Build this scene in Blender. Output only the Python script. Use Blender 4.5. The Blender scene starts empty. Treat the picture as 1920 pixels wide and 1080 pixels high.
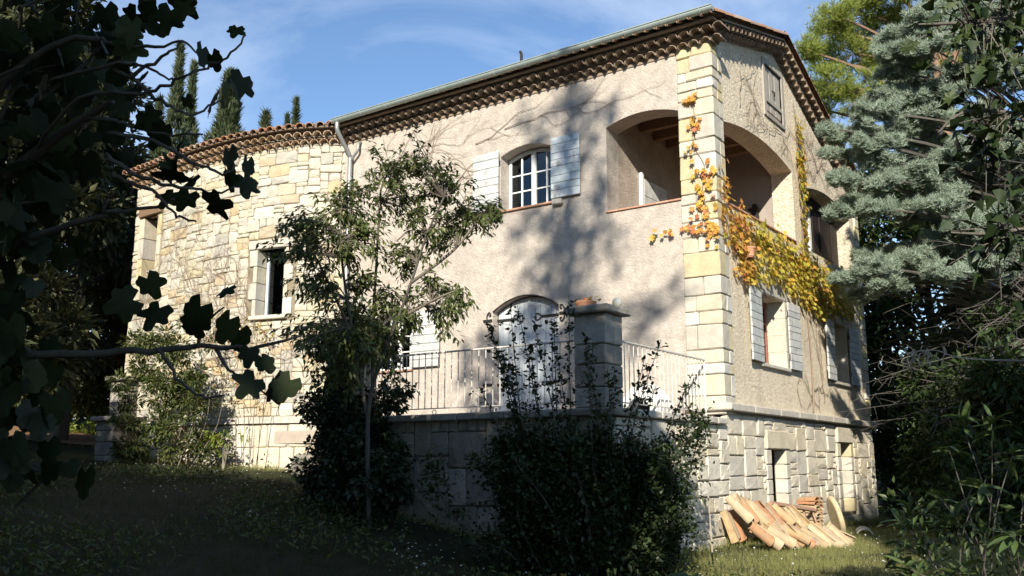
import bpy, bmesh, math, random
import numpy as np
from math import sin, cos, pi, radians, sqrt, hypot, atan2
from mathutils import Vector, Matrix
from mathutils.geometry import tessellate_polygon

SC = bpy.context.scene
COL = SC.collection

# ------------------------------------------------------------------ camera, sky, sun, exposure
cam_d = bpy.data.cameras.new('camera'); cam = bpy.data.objects.new('camera', cam_d); COL.objects.link(cam)
cam.location = (5.782, -13.841, 1.6)
cam.rotation_euler = (radians(90 + 10.68), 0, radians(35.35))
cam_d.sensor_width = 36; cam_d.lens = 33.0; cam_d.clip_start = 0.05; cam_d.clip_end = 3000
SC.camera = cam

SUN = Vector((0.80, -1.85, 1.0)).normalized()            # direction towards the sun
SUN_EL = math.asin(SUN.z); SUN_AZ = atan2(SUN.x, SUN.y)  # azimuth from +Y towards +X
world = bpy.data.worlds.new('World'); SC.world = world; world.use_nodes = True
wn, wl = world.node_tree.nodes, world.node_tree.links
wn.clear()
w_out = wn.new('ShaderNodeOutputWorld'); w_bg = wn.new('ShaderNodeBackground')
sky = wn.new('ShaderNodeTexSky'); sky.sky_type = 'NISHITA'; sky.sun_disc = False
sky.sun_elevation = SUN_EL; sky.sun_rotation = SUN_AZ; sky.air_density = 1.0; sky.dust_density = 0.0; sky.ozone_density = 4.0
w_bg.inputs['Strength'].default_value = 0.112
tc = wn.new('ShaderNodeTexCoord'); mp = wn.new('ShaderNodeMapping'); mp.inputs['Scale'].default_value = (1.6, 1.1, 3.2); mp.inputs['Rotation'].default_value = (0.3, 0.5, 0.9)
n1 = wn.new('ShaderNodeTexNoise'); n1.inputs['Scale'].default_value = 1.7; n1.inputs['Detail'].default_value = 7; n1.inputs['Roughness'].default_value = 0.58; n1.inputs['Distortion'].default_value = 0.7
rp = wn.new('ShaderNodeValToRGB'); rp.color_ramp.elements[0].position = 0.43; rp.color_ramp.elements[0].color = (0, 0, 0, 1)
rp.color_ramp.elements[1].position = 0.80; rp.color_ramp.elements[1].color = (0.42, 0.42, 0.42, 1)
mx = wn.new('ShaderNodeMixRGB'); mx.inputs['Color2'].default_value = (8.0, 8.6, 9.2, 1)
wl.new(tc.outputs['Generated'], mp.inputs['Vector']); wl.new(mp.outputs['Vector'], n1.inputs['Vector'])
wl.new(n1.outputs['Fac'], rp.inputs['Fac']); wl.new(rp.outputs['Color'], mx.inputs['Fac'])
wl.new(sky.outputs['Color'], mx.inputs['Color1']); wl.new(mx.outputs['Color'], w_bg.inputs['Color'])
wl.new(w_bg.outputs['Background'], w_out.inputs['Surface'])

sun_d = bpy.data.lights.new('sun', 'SUN'); sun_d.energy = 5.0; sun_d.angle = radians(0.5); sun_d.color = (1.0, 0.93, 0.80)
sun = bpy.data.objects.new('sun', sun_d); COL.objects.link(sun); sun.location = (10, -25, 20)
sun.rotation_euler = SUN.to_track_quat('Z', 'Y').to_euler()
vs = SC.view_settings; vs.view_transform = 'Standard'; vs.look = 'None'; vs.exposure = 0.68; vs.gamma = 1.0; vs.use_curve_mapping = False

# ------------------------------------------------------------------ materials
def ramp(nt, cols, interp='LINEAR'):
    r = nt.nodes.new('ShaderNodeValToRGB'); cr = r.color_ramp; cr.interpolation = interp
    n = len(cols)
    while len(cr.elements) < n: cr.elements.new(0.5)
    for i, c in enumerate(cols):
        cr.elements[i].position = (i / n if interp == 'CONSTANT' else i / max(1, n - 1)); cr.elements[i].color = (*c, 1)
    return r

def material(name, cols, rough=0.85, mott=0.15, mscale=6.0, bump=0.0, bscale=60.0, bdist=0.02, metal=0.0, by='object',
             stain=None, sscale=1.2, samt=0.4, slo=0.5, shi=0.7, spec=0.3, grain=None, streak=None):
    m = bpy.data.materials.new(name); m.use_nodes = True; nt = m.node_tree; N, L = nt.nodes, nt.links
    b = N['Principled BSDF']; b.inputs['Roughness'].default_value = rough; b.inputs['Metallic'].default_value = metal
    b.inputs['Specular IOR Level'].default_value = spec
    geo = N.new('ShaderNodeNewGeometry')
    if isinstance(cols[0], (int, float)): cols = [cols]
    if len(cols) > 1:
        r = ramp(nt, cols, 'CONSTANT' if by == 'object' else 'LINEAR')
        if by == 'object': L.new(N.new('ShaderNodeObjectInfo').outputs['Random'], r.inputs['Fac'])
        elif by == 'island': L.new(geo.outputs['Random Per Island'], r.inputs['Fac'])
        else:
            nz = N.new('ShaderNodeTexNoise'); nz.inputs['Scale'].default_value = mscale * 0.5; nz.inputs['Detail'].default_value = 5
            L.new(geo.outputs['Position'], nz.inputs['Vector'])
            mr = N.new('ShaderNodeMapRange'); mr.inputs['From Min'].default_value = 0.3; mr.inputs['From Max'].default_value = 0.7
            L.new(nz.outputs['Fac'], mr.inputs['Value']); L.new(mr.outputs['Result'], r.inputs['Fac'])
        col = r.outputs['Color']
    else:
        rgb = N.new('ShaderNodeRGB'); rgb.outputs[0].default_value = (*cols[0], 1); col = rgb.outputs[0]
    vec = geo.outputs['Position']
    if grain:
        mpn = N.new('ShaderNodeMapping'); mpn.inputs['Scale'].default_value = grain; L.new(vec, mpn.inputs['Vector']); vec = mpn.outputs['Vector']
    if mott:
        nz = N.new('ShaderNodeTexNoise'); nz.inputs['Scale'].default_value = mscale; nz.inputs['Detail'].default_value = 8; nz.inputs['Roughness'].default_value = 0.65
        L.new(vec, nz.inputs['Vector'])
        mr = N.new('ShaderNodeMapRange'); mr.inputs['From Min'].default_value = 0.28; mr.inputs['From Max'].default_value = 0.72
        mr.inputs['To Min'].default_value = 1 - mott; mr.inputs['To Max'].default_value = 1 + mott
        L.new(nz.outputs['Fac'], mr.inputs['Value'])
        mm = N.new('ShaderNodeVectorMath'); mm.operation = 'SCALE'
        L.new(col, mm.inputs[0]); L.new(mr.outputs['Result'], mm.inputs['Scale']); col = mm.outputs[0]
    if stain:
        nz = N.new('ShaderNodeTexNoise'); nz.inputs['Scale'].default_value = sscale; nz.inputs['Detail'].default_value = 7; nz.inputs['Roughness'].default_value = 0.7
        L.new(geo.outputs['Position'], nz.inputs['Vector'])
        mr = N.new('ShaderNodeMapRange'); mr.inputs['From Min'].default_value = slo; mr.inputs['From Max'].default_value = shi
        mr.inputs['To Max'].default_value = samt; L.new(nz.outputs['Fac'], mr.inputs['Value'])
        mi = N.new('ShaderNodeMixRGB'); mi.inputs['Color2'].default_value = (*stain, 1)
        L.new(mr.outputs['Result'], mi.inputs['Fac']); L.new(col, mi.inputs['Color1']); col = mi.outputs['Color']
    if streak:
        mp_ = N.new('ShaderNodeMapping'); mp_.inputs['Scale'].default_value = (2.6, 2.6, 0.22); L.new(geo.outputs['Position'], mp_.inputs['Vector'])
        nz = N.new('ShaderNodeTexNoise'); nz.inputs['Scale'].default_value = 1.6; nz.inputs['Detail'].default_value = 8; nz.inputs['Roughness'].default_value = 0.72; L.new(mp_.outputs['Vector'], nz.inputs['Vector'])
        mr = N.new('ShaderNodeMapRange'); mr.inputs['From Min'].default_value = 0.50; mr.inputs['From Max'].default_value = 0.74; mr.inputs['To Max'].default_value = streak[1]
        L.new(nz.outputs['Fac'], mr.inputs['Value']); mi = N.new('ShaderNodeMixRGB'); mi.inputs['Color2'].default_value = (*streak[0], 1)
        L.new(mr.outputs['Result'], mi.inputs['Fac']); L.new(col, mi.inputs['Color1']); col = mi.outputs['Color']
    L.new(col, b.inputs['Base Color'])
    if bump:
        nz = N.new('ShaderNodeTexNoise'); nz.inputs['Scale'].default_value = bscale; nz.inputs['Detail'].default_value = 6; nz.inputs['Roughness'].default_value = 0.7
        L.new(vec, nz.inputs['Vector'])
        bp = N.new('ShaderNodeBump'); bp.inputs['Strength'].default_value = bump; bp.inputs['Distance'].default_value = bdist
        L.new(nz.outputs['Fac'], bp.inputs['Height']); L.new(bp.outputs['Normal'], b.inputs['Normal'])
    return m

def leaf_material(name, cols, rough=0.5, trans=0.3, by='island', spec=0.35):
    m = bpy.data.materials.new(name); m.use_nodes = True; nt = m.node_tree; N, L = nt.nodes, nt.links
    b = N['Principled BSDF']; b.inputs['Roughness'].default_value = rough; b.inputs['Specular IOR Level'].default_value = spec
    r = ramp(nt, cols)
    if by == 'island': L.new(N.new('ShaderNodeNewGeometry').outputs['Random Per Island'], r.inputs['Fac'])
    else: L.new(N.new('ShaderNodeObjectInfo').outputs['Random'], r.inputs['Fac'])
    L.new(r.outputs['Color'], b.inputs['Base Color'])
    t = N.new('ShaderNodeBsdfTranslucent'); mixs = N.new('ShaderNodeMixShader'); mixs.inputs['Fac'].default_value = trans
    g = N.new('ShaderNodeMixRGB'); g.blend_type = 'MULTIPLY'; g.inputs['Fac'].default_value = 1; g.inputs['Color2'].default_value = (1.2, 1.25, 0.6, 1)
    L.new(r.outputs['Color'], g.inputs['Color1']); L.new(g.outputs['Color'], t.inputs['Color'])
    L.new(b.outputs['BSDF'], mixs.inputs[1]); L.new(t.outputs['BSDF'], mixs.inputs[2])
    L.new(mixs.outputs['Shader'], N['Material Output'].inputs['Surface'])
    return m

def glass_material(name, tint=(0.5, 0.55, 0.6), mixv=0.55):
    m = bpy.data.materials.new(name); m.use_nodes = True; nt = m.node_tree; N, L = nt.nodes, nt.links
    for n in list(N):
        if n.type == 'BSDF_PRINCIPLED': N.remove(n)
    g = N.new('ShaderNodeBsdfGlossy'); g.inputs['Roughness'].default_value = 0.02; g.inputs['Color'].default_value = (0.9, 0.95, 1, 1)
    t = N.new('ShaderNodeBsdfTransparent'); t.inputs['Color'].default_value = (*tint, 1)
    fr = N.new('ShaderNodeFresnel'); fr.inputs['IOR'].default_value = 1.7
    mi = N.new('ShaderNodeMixShader'); L.new(fr.outputs['Fac'], mi.inputs['Fac'])
    L.new(t.outputs['BSDF'], mi.inputs[1]); L.new(g.outputs['BSDF'], mi.inputs[2])
    L.new(mi.outputs['Shader'], N['Material Output'].inputs['Surface'])
    return m

M = {}
M['stucco'] = material('stucco', [(0.445, 0.388, 0.33), (0.515, 0.455, 0.39), (0.555, 0.495, 0.428)], 0.92, 0.11, 9, 1.0, 24, 0.032, by='noise', streak=((0.36, 0.31, 0.27), 0.4), stain=(0.33, 0.285, 0.25), sscale=0.8, samt=0.4, slo=0.48, shi=0.72)
M['roughcast'] = material('roughcast', [(0.76, 0.65, 0.49), (0.86, 0.76, 0.59)], 0.95, 0.22, 22, 1.0, 17, 0.08, streak=((0.42, 0.34, 0.26), 0.4), by='noise', stain=(0.36, 0.29, 0.23), sscale=1.1, samt=0.4)
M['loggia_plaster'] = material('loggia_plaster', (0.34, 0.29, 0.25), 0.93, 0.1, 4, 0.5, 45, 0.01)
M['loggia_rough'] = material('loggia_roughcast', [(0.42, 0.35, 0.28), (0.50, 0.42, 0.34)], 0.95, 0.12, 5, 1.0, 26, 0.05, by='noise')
M['stone'] = material('rubble_stone', [(0.52, 0.475, 0.375), (0.55, 0.51, 0.41), (0.51, 0.455, 0.33), (0.54, 0.51, 0.43), (0.52, 0.45, 0.30), (0.45, 0.425, 0.37), (0.56, 0.53, 0.45), (0.50, 0.465, 0.38), (0.53, 0.49, 0.395), (0.47, 0.38, 0.26), (0.54, 0.51, 0.425), (0.42, 0.395, 0.34), (0.50, 0.465, 0.385), (0.55, 0.515, 0.435), (0.50, 0.40, 0.25), (0.53, 0.495, 0.405)],
                      0.92, 0.18, 7, 0.8, 34, 0.02, stain=(0.40, 0.37, 0.31), sscale=2.2, samt=0.45)
M['stone_i'] = material('rubble_stone_small', [(0.54, 0.485, 0.37), (0.57, 0.52, 0.40), (0.53, 0.46, 0.32), (0.49, 0.455, 0.39), (0.55, 0.505, 0.40)], 0.92, 0.18, 7, 0.8, 34, 0.02, by='island', stain=(0.40, 0.37, 0.31), sscale=2.2, samt=0.45)
M['quoin'] = material('quoin_stone', [(0.54, 0.48, 0.36), (0.55, 0.47, 0.28), (0.50, 0.46, 0.39), (0.57, 0.52, 0.41), (0.53, 0.45, 0.28), (0.56, 0.54, 0.48), (0.48, 0.44, 0.37), (0.55, 0.50, 0.38), (0.52, 0.48, 0.40)],
                      0.92, 0.16, 8, 0.7, 40, 0.016, stain=(0.38, 0.35, 0.30), sscale=2.6, samt=0.35)
M['grey_stone'] = material('grey_stone', [(0.66, 0.595, 0.475), (0.60, 0.555, 0.47), (0.69, 0.62, 0.49), (0.63, 0.565, 0.45), (0.71, 0.65, 0.535), (0.66, 0.58, 0.43)],
                           0.93, 0.2, 8, 0.9, 30, 0.025, stain=(0.30, 0.27, 0.22), sscale=2.0, samt=0.5)
M['terrace_stone'] = material('terrace_stone', [(0.33, 0.305, 0.26), (0.28, 0.26, 0.225), (0.38, 0.35, 0.30), (0.30, 0.27, 0.22)],
                              0.93, 0.25, 7, 0.9, 28, 0.025, stain=(0.08, 0.075, 0.06), sscale=1.7, samt=0.7, slo=0.50, shi=0.68)
M['mortar'] = material('mortar', (0.36, 0.32, 0.25), 0.95, 0.2, 14, 0.6, 60, 0.01)
M['mortar_dark'] = material('mortar_dark', (0.16, 0.145, 0.12), 0.95, 0.25, 14, 0.6, 60, 0.01)
M['pale_stone'] = material('pale_dressed_stone', [(0.50, 0.455, 0.38), (0.55, 0.51, 0.43), (0.52, 0.48, 0.40)], 0.9, 0.14, 9, 0.5, 40, 0.012)
M['wing_mortar'] = material('wing_mortar', (0.24, 0.20, 0.14), 0.95, 0.25, 14, 0.6, 60, 0.01)
M['band'] = material('band_stone', (0.52, 0.48, 0.41), 0.92, 0.2, 9, 0.7, 40, 0.015, stain=(0.28, 0.25, 0.21), sscale=3, samt=0.5)
M['tile'] = material('roof_tile_clay', [(0.40, 0.20, 0.115), (0.46, 0.27, 0.17), (0.36, 0.20, 0.13), (0.44, 0.31, 0.21), (0.31, 0.20, 0.14)], 0.9, 0.25, 16, 0.5, 80, 0.006, stain=(0.22, 0.19, 0.14), sscale=5, samt=0.55)
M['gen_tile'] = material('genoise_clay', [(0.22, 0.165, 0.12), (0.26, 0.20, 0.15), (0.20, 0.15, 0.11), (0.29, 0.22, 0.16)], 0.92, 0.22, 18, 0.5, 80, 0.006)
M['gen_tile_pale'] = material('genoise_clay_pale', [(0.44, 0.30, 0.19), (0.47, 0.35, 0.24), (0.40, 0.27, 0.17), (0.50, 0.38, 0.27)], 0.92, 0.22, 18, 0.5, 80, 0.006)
M['pile_tile'] = material('pile_tile_clay', [(0.50, 0.31, 0.165), (0.52, 0.38, 0.23), (0.46, 0.22, 0.11), (0.54, 0.42, 0.27), (0.47, 0.33, 0.18), (0.42, 0.19, 0.09), (0.50, 0.37, 0.21), (0.49, 0.27, 0.14), (0.38, 0.29, 0.20)], 0.92, 0.30, 14, 0.6, 70, 0.008, stain=(0.27, 0.235, 0.16), sscale=7, samt=0.7, slo=0.47, shi=0.66)
M['zinc'] = material('zinc_gutter', (0.36, 0.42, 0.395), 0.55, 0.14, 6, 0.1, 30, 0.003, metal=0.35, spec=0.5)
M['pipe'] = material('zinc_pipe', (0.33, 0.34, 0.335), 0.5, 0.12, 6, metal=0.5, spec=0.5)
M['shutter_white'] = material('weathered_white_paint', [(0.52, 0.53, 0.51), (0.47, 0.485, 0.475), (0.56, 0.555, 0.53)], 0.75, 0.15, 9, 0.5, 30, 0.006, stain=(0.27, 0.25, 0.23), sscale=8, samt=0.7, slo=0.50, shi=0.68)
M['shutter_blue'] = material('flaking_blue_white_paint', [(0.58, 0.63, 0.65), (0.52, 0.58, 0.60), (0.63, 0.66, 0.66)], 0.75, 0.14, 9, 0.5, 30, 0.006, stain=(0.24, 0.22, 0.20), sscale=7, samt=0.8, slo=0.52, shi=0.66)
M['door_paint'] = material('weathered_blue_grey_paint', [(0.50, 0.54, 0.57), (0.46, 0.50, 0.54), (0.54, 0.57, 0.58)], 0.75, 0.18, 10, 0.5, 40, 0.006, stain=(0.26, 0.25, 0.25), sscale=6, samt=0.6, grain=(6, 6, 0.5))
M['white_frame'] = material('white_window_paint', (0.74, 0.73, 0.70), 0.55, 0.06, 12)
M['lintel_wood'] = material('brown_lintel_wood', (0.20, 0.13, 0.08), 0.8, 0.3, 12, 0.5, 40, 0.008, grain=(1, 8, 8))
M['red_frame'] = material('red_brown_frame', (0.27, 0.11, 0.075), 0.65, 0.15, 12)
M['beam'] = material('ceiling_beam_wood', (0.24, 0.15, 0.09), 0.8, 0.25, 10, 0.4, 30, 0.006)
M['terracotta'] = material('terracotta', (0.50, 0.25, 0.15), 0.85, 0.15, 15, 0.3, 60, 0.004)
M['sill_tile'] = material('sill_tile', [(0.52, 0.28, 0.18), (0.46, 0.25, 0.17), (0.56, 0.33, 0.22)], 0.8, 0.15, 12, 0.3, 60, 0.003)
M['iron'] = material('black_iron', (0.035, 0.03, 0.03), 0.6, 0.2, 30, metal=0.3)
M['rail'] = material('pale_painted_iron', (0.58, 0.56, 0.52), 0.55, 0.2, 25, stain=(0.24, 0.16, 0.11), sscale=14, samt=0.7, slo=0.54, shi=0.68)
M['old_wood'] = material('weathered_wood', [(0.36, 0.22, 0.15), (0.42, 0.28, 0.20)], 0.88, 0.25, 12, 0.5, 40, 0.006, grain=(2, 2, 9))
M['grey_wood'] = material('grey_weathered_wood', [(0.36, 0.325, 0.28), (0.31, 0.28, 0.245)], 0.88, 0.25, 12, 0.5, 40, 0.006, grain=(2, 2, 0.6))
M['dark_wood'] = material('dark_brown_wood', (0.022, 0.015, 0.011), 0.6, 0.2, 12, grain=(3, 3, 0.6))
M['interior'] = material('dark_interior', (0.10, 0.09, 0.08), 0.95, 0.1, 3)
M['curtain'] = material('white_curtain', (0.62, 0.62, 0.62), 0.9, 0.05, 5)
M['white_wash'] = material('whitewash', (0.72, 0.70, 0.64), 0.9, 0.1, 6, 0.4, 40, 0.008)
M['glass'] = glass_material('window_glass')
M['floor_tile'] = material('terrace_floor', (0.44, 0.37, 0.30), 0.9, 0.15, 5)
M['bark'] = material('grey_bark', (0.17, 0.145, 0.115), 0.95, 0.3, 20, 0.8, 40, 0.02, grain=(1, 1, 0.3))
M['bark_red'] = material('pine_bark', (0.24, 0.15, 0.10), 0.95, 0.3, 12, 0.8, 30, 0.03, grain=(1, 1, 0.4))
M['fig_bark'] = material('fig_bark', (0.11, 0.10, 0.085), 0.9, 0.3, 30, 0.4, 60, 0.006)
M['twig'] = material('bare_twig', (0.25, 0.19, 0.14), 0.95, 0.2, 20)
M['dead_twig'] = material('dead_twig', (0.30, 0.26, 0.20), 0.95, 0.2, 20)
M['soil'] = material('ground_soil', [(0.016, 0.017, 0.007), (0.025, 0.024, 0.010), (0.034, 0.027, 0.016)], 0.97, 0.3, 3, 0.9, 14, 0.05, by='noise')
M['path'] = material('leaf_litter', [(0.24, 0.14, 0.09), (0.34, 0.20, 0.13), (0.28, 0.19, 0.12)], 0.97, 0.3, 6, 0.9, 20, 0.04, by='noise')
M['white_ball'] = leaf_material('white_globe', [(0.75, 0.74, 0.76), (0.75, 0.74, 0.76)], 0.3, 0.4, 'object')
M['petal'] = leaf_material('daisy_petal', [(0.72, 0.72, 0.68), (0.78, 0.77, 0.74)], 0.6, 0.3)
LM = {}
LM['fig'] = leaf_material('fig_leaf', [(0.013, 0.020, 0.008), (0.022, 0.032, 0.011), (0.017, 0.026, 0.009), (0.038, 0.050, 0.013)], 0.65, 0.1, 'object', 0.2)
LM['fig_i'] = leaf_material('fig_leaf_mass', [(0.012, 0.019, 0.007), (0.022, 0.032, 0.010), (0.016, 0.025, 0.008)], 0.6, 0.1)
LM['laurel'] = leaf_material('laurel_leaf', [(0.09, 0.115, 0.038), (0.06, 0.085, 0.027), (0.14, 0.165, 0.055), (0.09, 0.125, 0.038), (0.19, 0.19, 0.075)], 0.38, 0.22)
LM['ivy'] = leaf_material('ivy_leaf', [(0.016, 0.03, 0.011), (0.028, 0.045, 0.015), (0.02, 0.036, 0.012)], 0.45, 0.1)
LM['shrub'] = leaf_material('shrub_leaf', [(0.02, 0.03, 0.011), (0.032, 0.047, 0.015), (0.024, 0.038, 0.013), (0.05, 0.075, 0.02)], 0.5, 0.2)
LM['creeper'] = leaf_material('creeper_leaf', [(0.56, 0.42, 0.06), (0.44, 0.40, 0.06), (0.60, 0.36, 0.06), (0.52, 0.44, 0.07), (0.36, 0.37, 0.06), (0.62, 0.46, 0.08), (0.56, 0.24, 0.06)], 0.55, 0.3, 'object')
LM['creeper_red'] = leaf_material('creeper_leaf_red', [(0.60, 0.38, 0.06), (0.58, 0.24, 0.07), (0.60, 0.44, 0.08), (0.50, 0.17, 0.09), (0.62, 0.36, 0.06), (0.54, 0.42, 0.07)], 0.55, 0.3, 'object')
LM['creeper_red_i'] = leaf_material('creeper_leaf_red_mass', [(0.60, 0.38, 0.06), (0.58, 0.24, 0.07), (0.60, 0.44, 0.08), (0.50, 0.17, 0.09), (0.62, 0.36, 0.06), (0.54, 0.42, 0.07)], 0.55, 0.3)
LM['creeper_i'] = leaf_material('creeper_leaf_mass', [(0.56, 0.42, 0.06), (0.44, 0.40, 0.06), (0.60, 0.36, 0.06), (0.52, 0.44, 0.07), (0.36, 0.37, 0.06), (0.62, 0.46, 0.08), (0.56, 0.24, 0.06)], 0.55, 0.3)
LM['red_vine'] = leaf_material('red_vine_leaf', [(0.45, 0.13, 0.07), (0.30, 0.25, 0.06), (0.20, 0.24, 0.05), (0.40, 0.20, 0.08)], 0.55, 0.3)
LM['bush'] = leaf_material('bush_leaf', [(0.05, 0.075, 0.022), (0.085, 0.10, 0.03), (0.06, 0.09, 0.025), (0.13, 0.12, 0.035)], 0.5, 0.25)
LM['bright'] = leaf_material('bright_leaf', [(0.22, 0.27, 0.04), (0.14, 0.22, 0.035), (0.30, 0.30, 0.05)], 0.5, 0.35)
LM['cedar'] = leaf_material('blue_cedar_needle', [(0.20, 0.26, 0.195), (0.30, 0.36, 0.275), (0.14, 0.19, 0.135), (0.40, 0.46, 0.37)], 0.6, 0.12)
LM['pine'] = leaf_material('pine_needle', [(0.20, 0.25, 0.04), (0.27, 0.31, 0.06), (0.16, 0.205, 0.035), (0.33, 0.34, 0.075)], 0.55, 0.3)
LM['cypress'] = leaf_material('cypress_spray', [(0.05, 0.07, 0.03), (0.075, 0.095, 0.04), (0.04, 0.058, 0.026), (0.10, 0.115, 0.05)], 0.7, 0.1)
LM['evergreen'] = leaf_material('evergreen_leaf', [(0.05, 0.06, 0.026), (0.085, 0.09, 0.04), (0.038, 0.05, 0.02), (0.12, 0.115, 0.055)], 0.6, 0.15)
LM['hedge'] = leaf_material('hedge_leaf', [(0.028, 0.05, 0.015), (0.045, 0.075, 0.02), (0.02, 0.036, 0.012), (0.06, 0.10, 0.026)], 0.5, 0.15)
LM['oak'] = leaf_material('oak_leaf', [(0.03, 0.048, 0.015), (0.055, 0.085, 0.022), (0.04, 0.06, 0.018)], 0.55, 0.2, 'object')
LM['loquat'] = leaf_material('long_leaf', [(0.05, 0.085, 0.025), (0.08, 0.125, 0.04), (0.06, 0.095, 0.03), (0.11, 0.14, 0.05)], 0.45, 0.2, 'object')
LM['loquat_i'] = leaf_material('long_leaf_mass', [(0.05, 0.08, 0.025), (0.075, 0.11, 0.035), (0.055, 0.085, 0.028), (0.10, 0.11, 0.05)], 0.5, 0.2)
LM['grass'] = leaf_material('grass_blade', [(0.036, 0.05, 0.012), (0.055, 0.068, 0.016), (0.028, 0.04, 0.010), (0.07, 0.066, 0.022)], 0.6, 0.3)  # lawn blades, colour darkened to stand for the shade over them
LM['dry_grass'] = leaf_material('dry_grass_blade', [(0.20, 0.21, 0.07), (0.28, 0.26, 0.10), (0.16, 0.20, 0.05), (0.34, 0.29, 0.13)], 0.6, 0.3)  # yellower blades, sunlight put into the colour where the sun falls
LM['shade'] = leaf_material('shade_tree_leaf', [(0.03, 0.05, 0.015), (0.05, 0.075, 0.02)], 0.6, 0.08)

# ------------------------------------------------------------------ helpers
def tag(o, label=None, cat=None, group=None, kind=None):
    if label: o['label'] = label
    if cat: o['category'] = cat
    if group: o['group'] = group
    if kind: o['kind'] = kind
    return o

def attach(o, parent):
    if parent is not None:
        o.parent = parent
        o.matrix_parent_inverse = Matrix.Translation(-Vector(parent.location)) if parent.type == 'EMPTY' else parent.matrix_basis.inverted()
    return o

def link(name, me, parent=None, loc=None, rot=None, scale=None, world=True):
    o = bpy.data.objects.new(name, me); COL.objects.link(o)
    if loc is not None: o.location = loc
    if rot is not None: o.rotation_euler = rot
    if scale is not None: o.scale = scale
    if parent is not None:
        if world: attach(o, parent)
        else: o.parent = parent
    return o

def mesh(name, v, f, mat, smooth=False, recalc=False):
    me = bpy.data.meshes.new(name); me.from_pydata([tuple(p) for p in v], [], [tuple(q) for q in f])
    if recalc:
        bm = bmesh.new(); bm.from_mesh(me); bmesh.ops.recalc_face_normals(bm, faces=bm.faces); bm.to_mesh(me); bm.free()
    if smooth: me.polygons.foreach_set('use_smooth', [True] * len(me.polygons))
    me.materials.append(mat); me.update(); return me

def obj(name, v, f, mat, parent=None, smooth=False, recalc=False, **k):
    return link(name, mesh(name, v, f, mat, smooth, recalc), parent, **k)

def empty(name, loc, label, cat, group=None):
    o = bpy.data.objects.new(name, None); COL.objects.link(o); o.location = loc; o.empty_display_size = 0.2
    return tag(o, label, cat, group)

def cbox(x0, x1, y0, y1, z0, z1, c=0.006):
    """chamfered box: every edge cut by c"""
    c = min(c, (x1-x0)*.3, (y1-y0)*.3, (z1-z0)*.3)
    V = []; idx = {}
    X = (x0, x1); Y = (y0, y1); Z = (z0, z1)
    for i in (0, 1):
        for j in (0, 1):
            for k in (0, 1):
                sx, sy, sz = (1 - 2*i)*c, (1 - 2*j)*c, (1 - 2*k)*c
                idx[i, j, k, 0] = len(V); V.append((X[i], Y[j] + sy, Z[k] + sz))
                idx[i, j, k, 1] = len(V); V.append((X[i] + sx, Y[j], Z[k] + sz))
                idx[i, j, k, 2] = len(V); V.append((X[i] + sx, Y[j] + sy, Z[k]))
    F = []
    def flip(fa, out):
        n = (Vector(V[fa[1]]) - Vector(V[fa[0]])).cross(Vector(V[fa[2]]) - Vector(V[fa[0]]))
        F.append(fa if n.dot(Vector(out)) > 0 else fa[::-1])
    for i in (0, 1):
        s = 2*i - 1
        flip([idx[i, 0, 0, 0], idx[i, 1, 0, 0], idx[i, 1, 1, 0], idx[i, 0, 1, 0]], (s, 0, 0))
        flip([idx[0, i, 0, 1], idx[1, i, 0, 1], idx[1, i, 1, 1], idx[0, i, 1, 1]], (0, s, 0))
        flip([idx[0, 0, i, 2], idx[1, 0, i, 2], idx[1, 1, i, 2], idx[0, 1, i, 2]], (0, 0, s))
    for a in (0, 1):
        for b in (0, 1):
            sa, sb = 2*a - 1, 2*b - 1
            flip([idx[a, b, 0, 0], idx[a, b, 0, 1], idx[a, b, 1, 1], idx[a, b, 1, 0]], (sa, sb, 0))
            flip([idx[a, 0, b, 0], idx[a, 0, b, 2], idx[a, 1, b, 2], idx[a, 1, b, 0]], (sa, 0, sb))
            flip([idx[0, a, b, 1], idx[0, a, b, 2], idx[1, a, b, 2], idx[1, a, b, 1]], (0, sa, sb))
            for k in (0, 1):
                flip([idx[a, b, k, 0], idx[a, b, k, 1], idx[a, b, k, 2]], (sa, sb, 2*k - 1))
    return V, F

def box(name, x0, x1, y0, y1, z0, z1, mat, parent=None, c=0.006, **k):
    v, f = cbox(x0, x1, y0, y1, z0, z1, c); return obj(name, v, f, mat, parent, **k)

def join(*parts):
    V, F = [], []
    for v, f in parts:
        n = len(V); V += list(v); F += [tuple(i + n for i in q) for q in f]
    return V, F

def tube(pts, rad, sides=6, cap=True):
    pts = [Vector(p) for p in pts]; n = len(pts)
    if isinstance(rad, (int, float)): rad = [rad]*n
    elif len(rad) == 2 and n != 2: rad = [rad[0] + (rad[1] - rad[0])*i/(n - 1) for i in range(n)]
    V, F = [], []; up = None
    for i, p in enumerate(pts):
        d = (pts[min(i + 1, n - 1)] - pts[max(i - 1, 0)])
        if d.length < 1e-9: d = Vector((0, 0, 1))
        d.normalize()
        if up is None: up = d.orthogonal().normalized()
        a = up - d*up.dot(d)
        a = a.normalized() if a.length > 1e-6 else d.orthogonal().normalized()
        up = a; b = d.cross(a)
        for k in range(sides):
            t = 2*pi*k/sides; V.append(p + (a*cos(t) + b*sin(t))*rad[i])
    for i in range(n - 1):
        for k in range(sides):
            k2 = (k + 1) % sides
            F.append((i*sides + k, i*sides + k2, (i + 1)*sides + k2, (i + 1)*sides + k))
    if cap:
        F.append(tuple(range(sides))[::-1]); F.append(tuple(range((n - 1)*sides, n*sides)))
    return V, F

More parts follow.
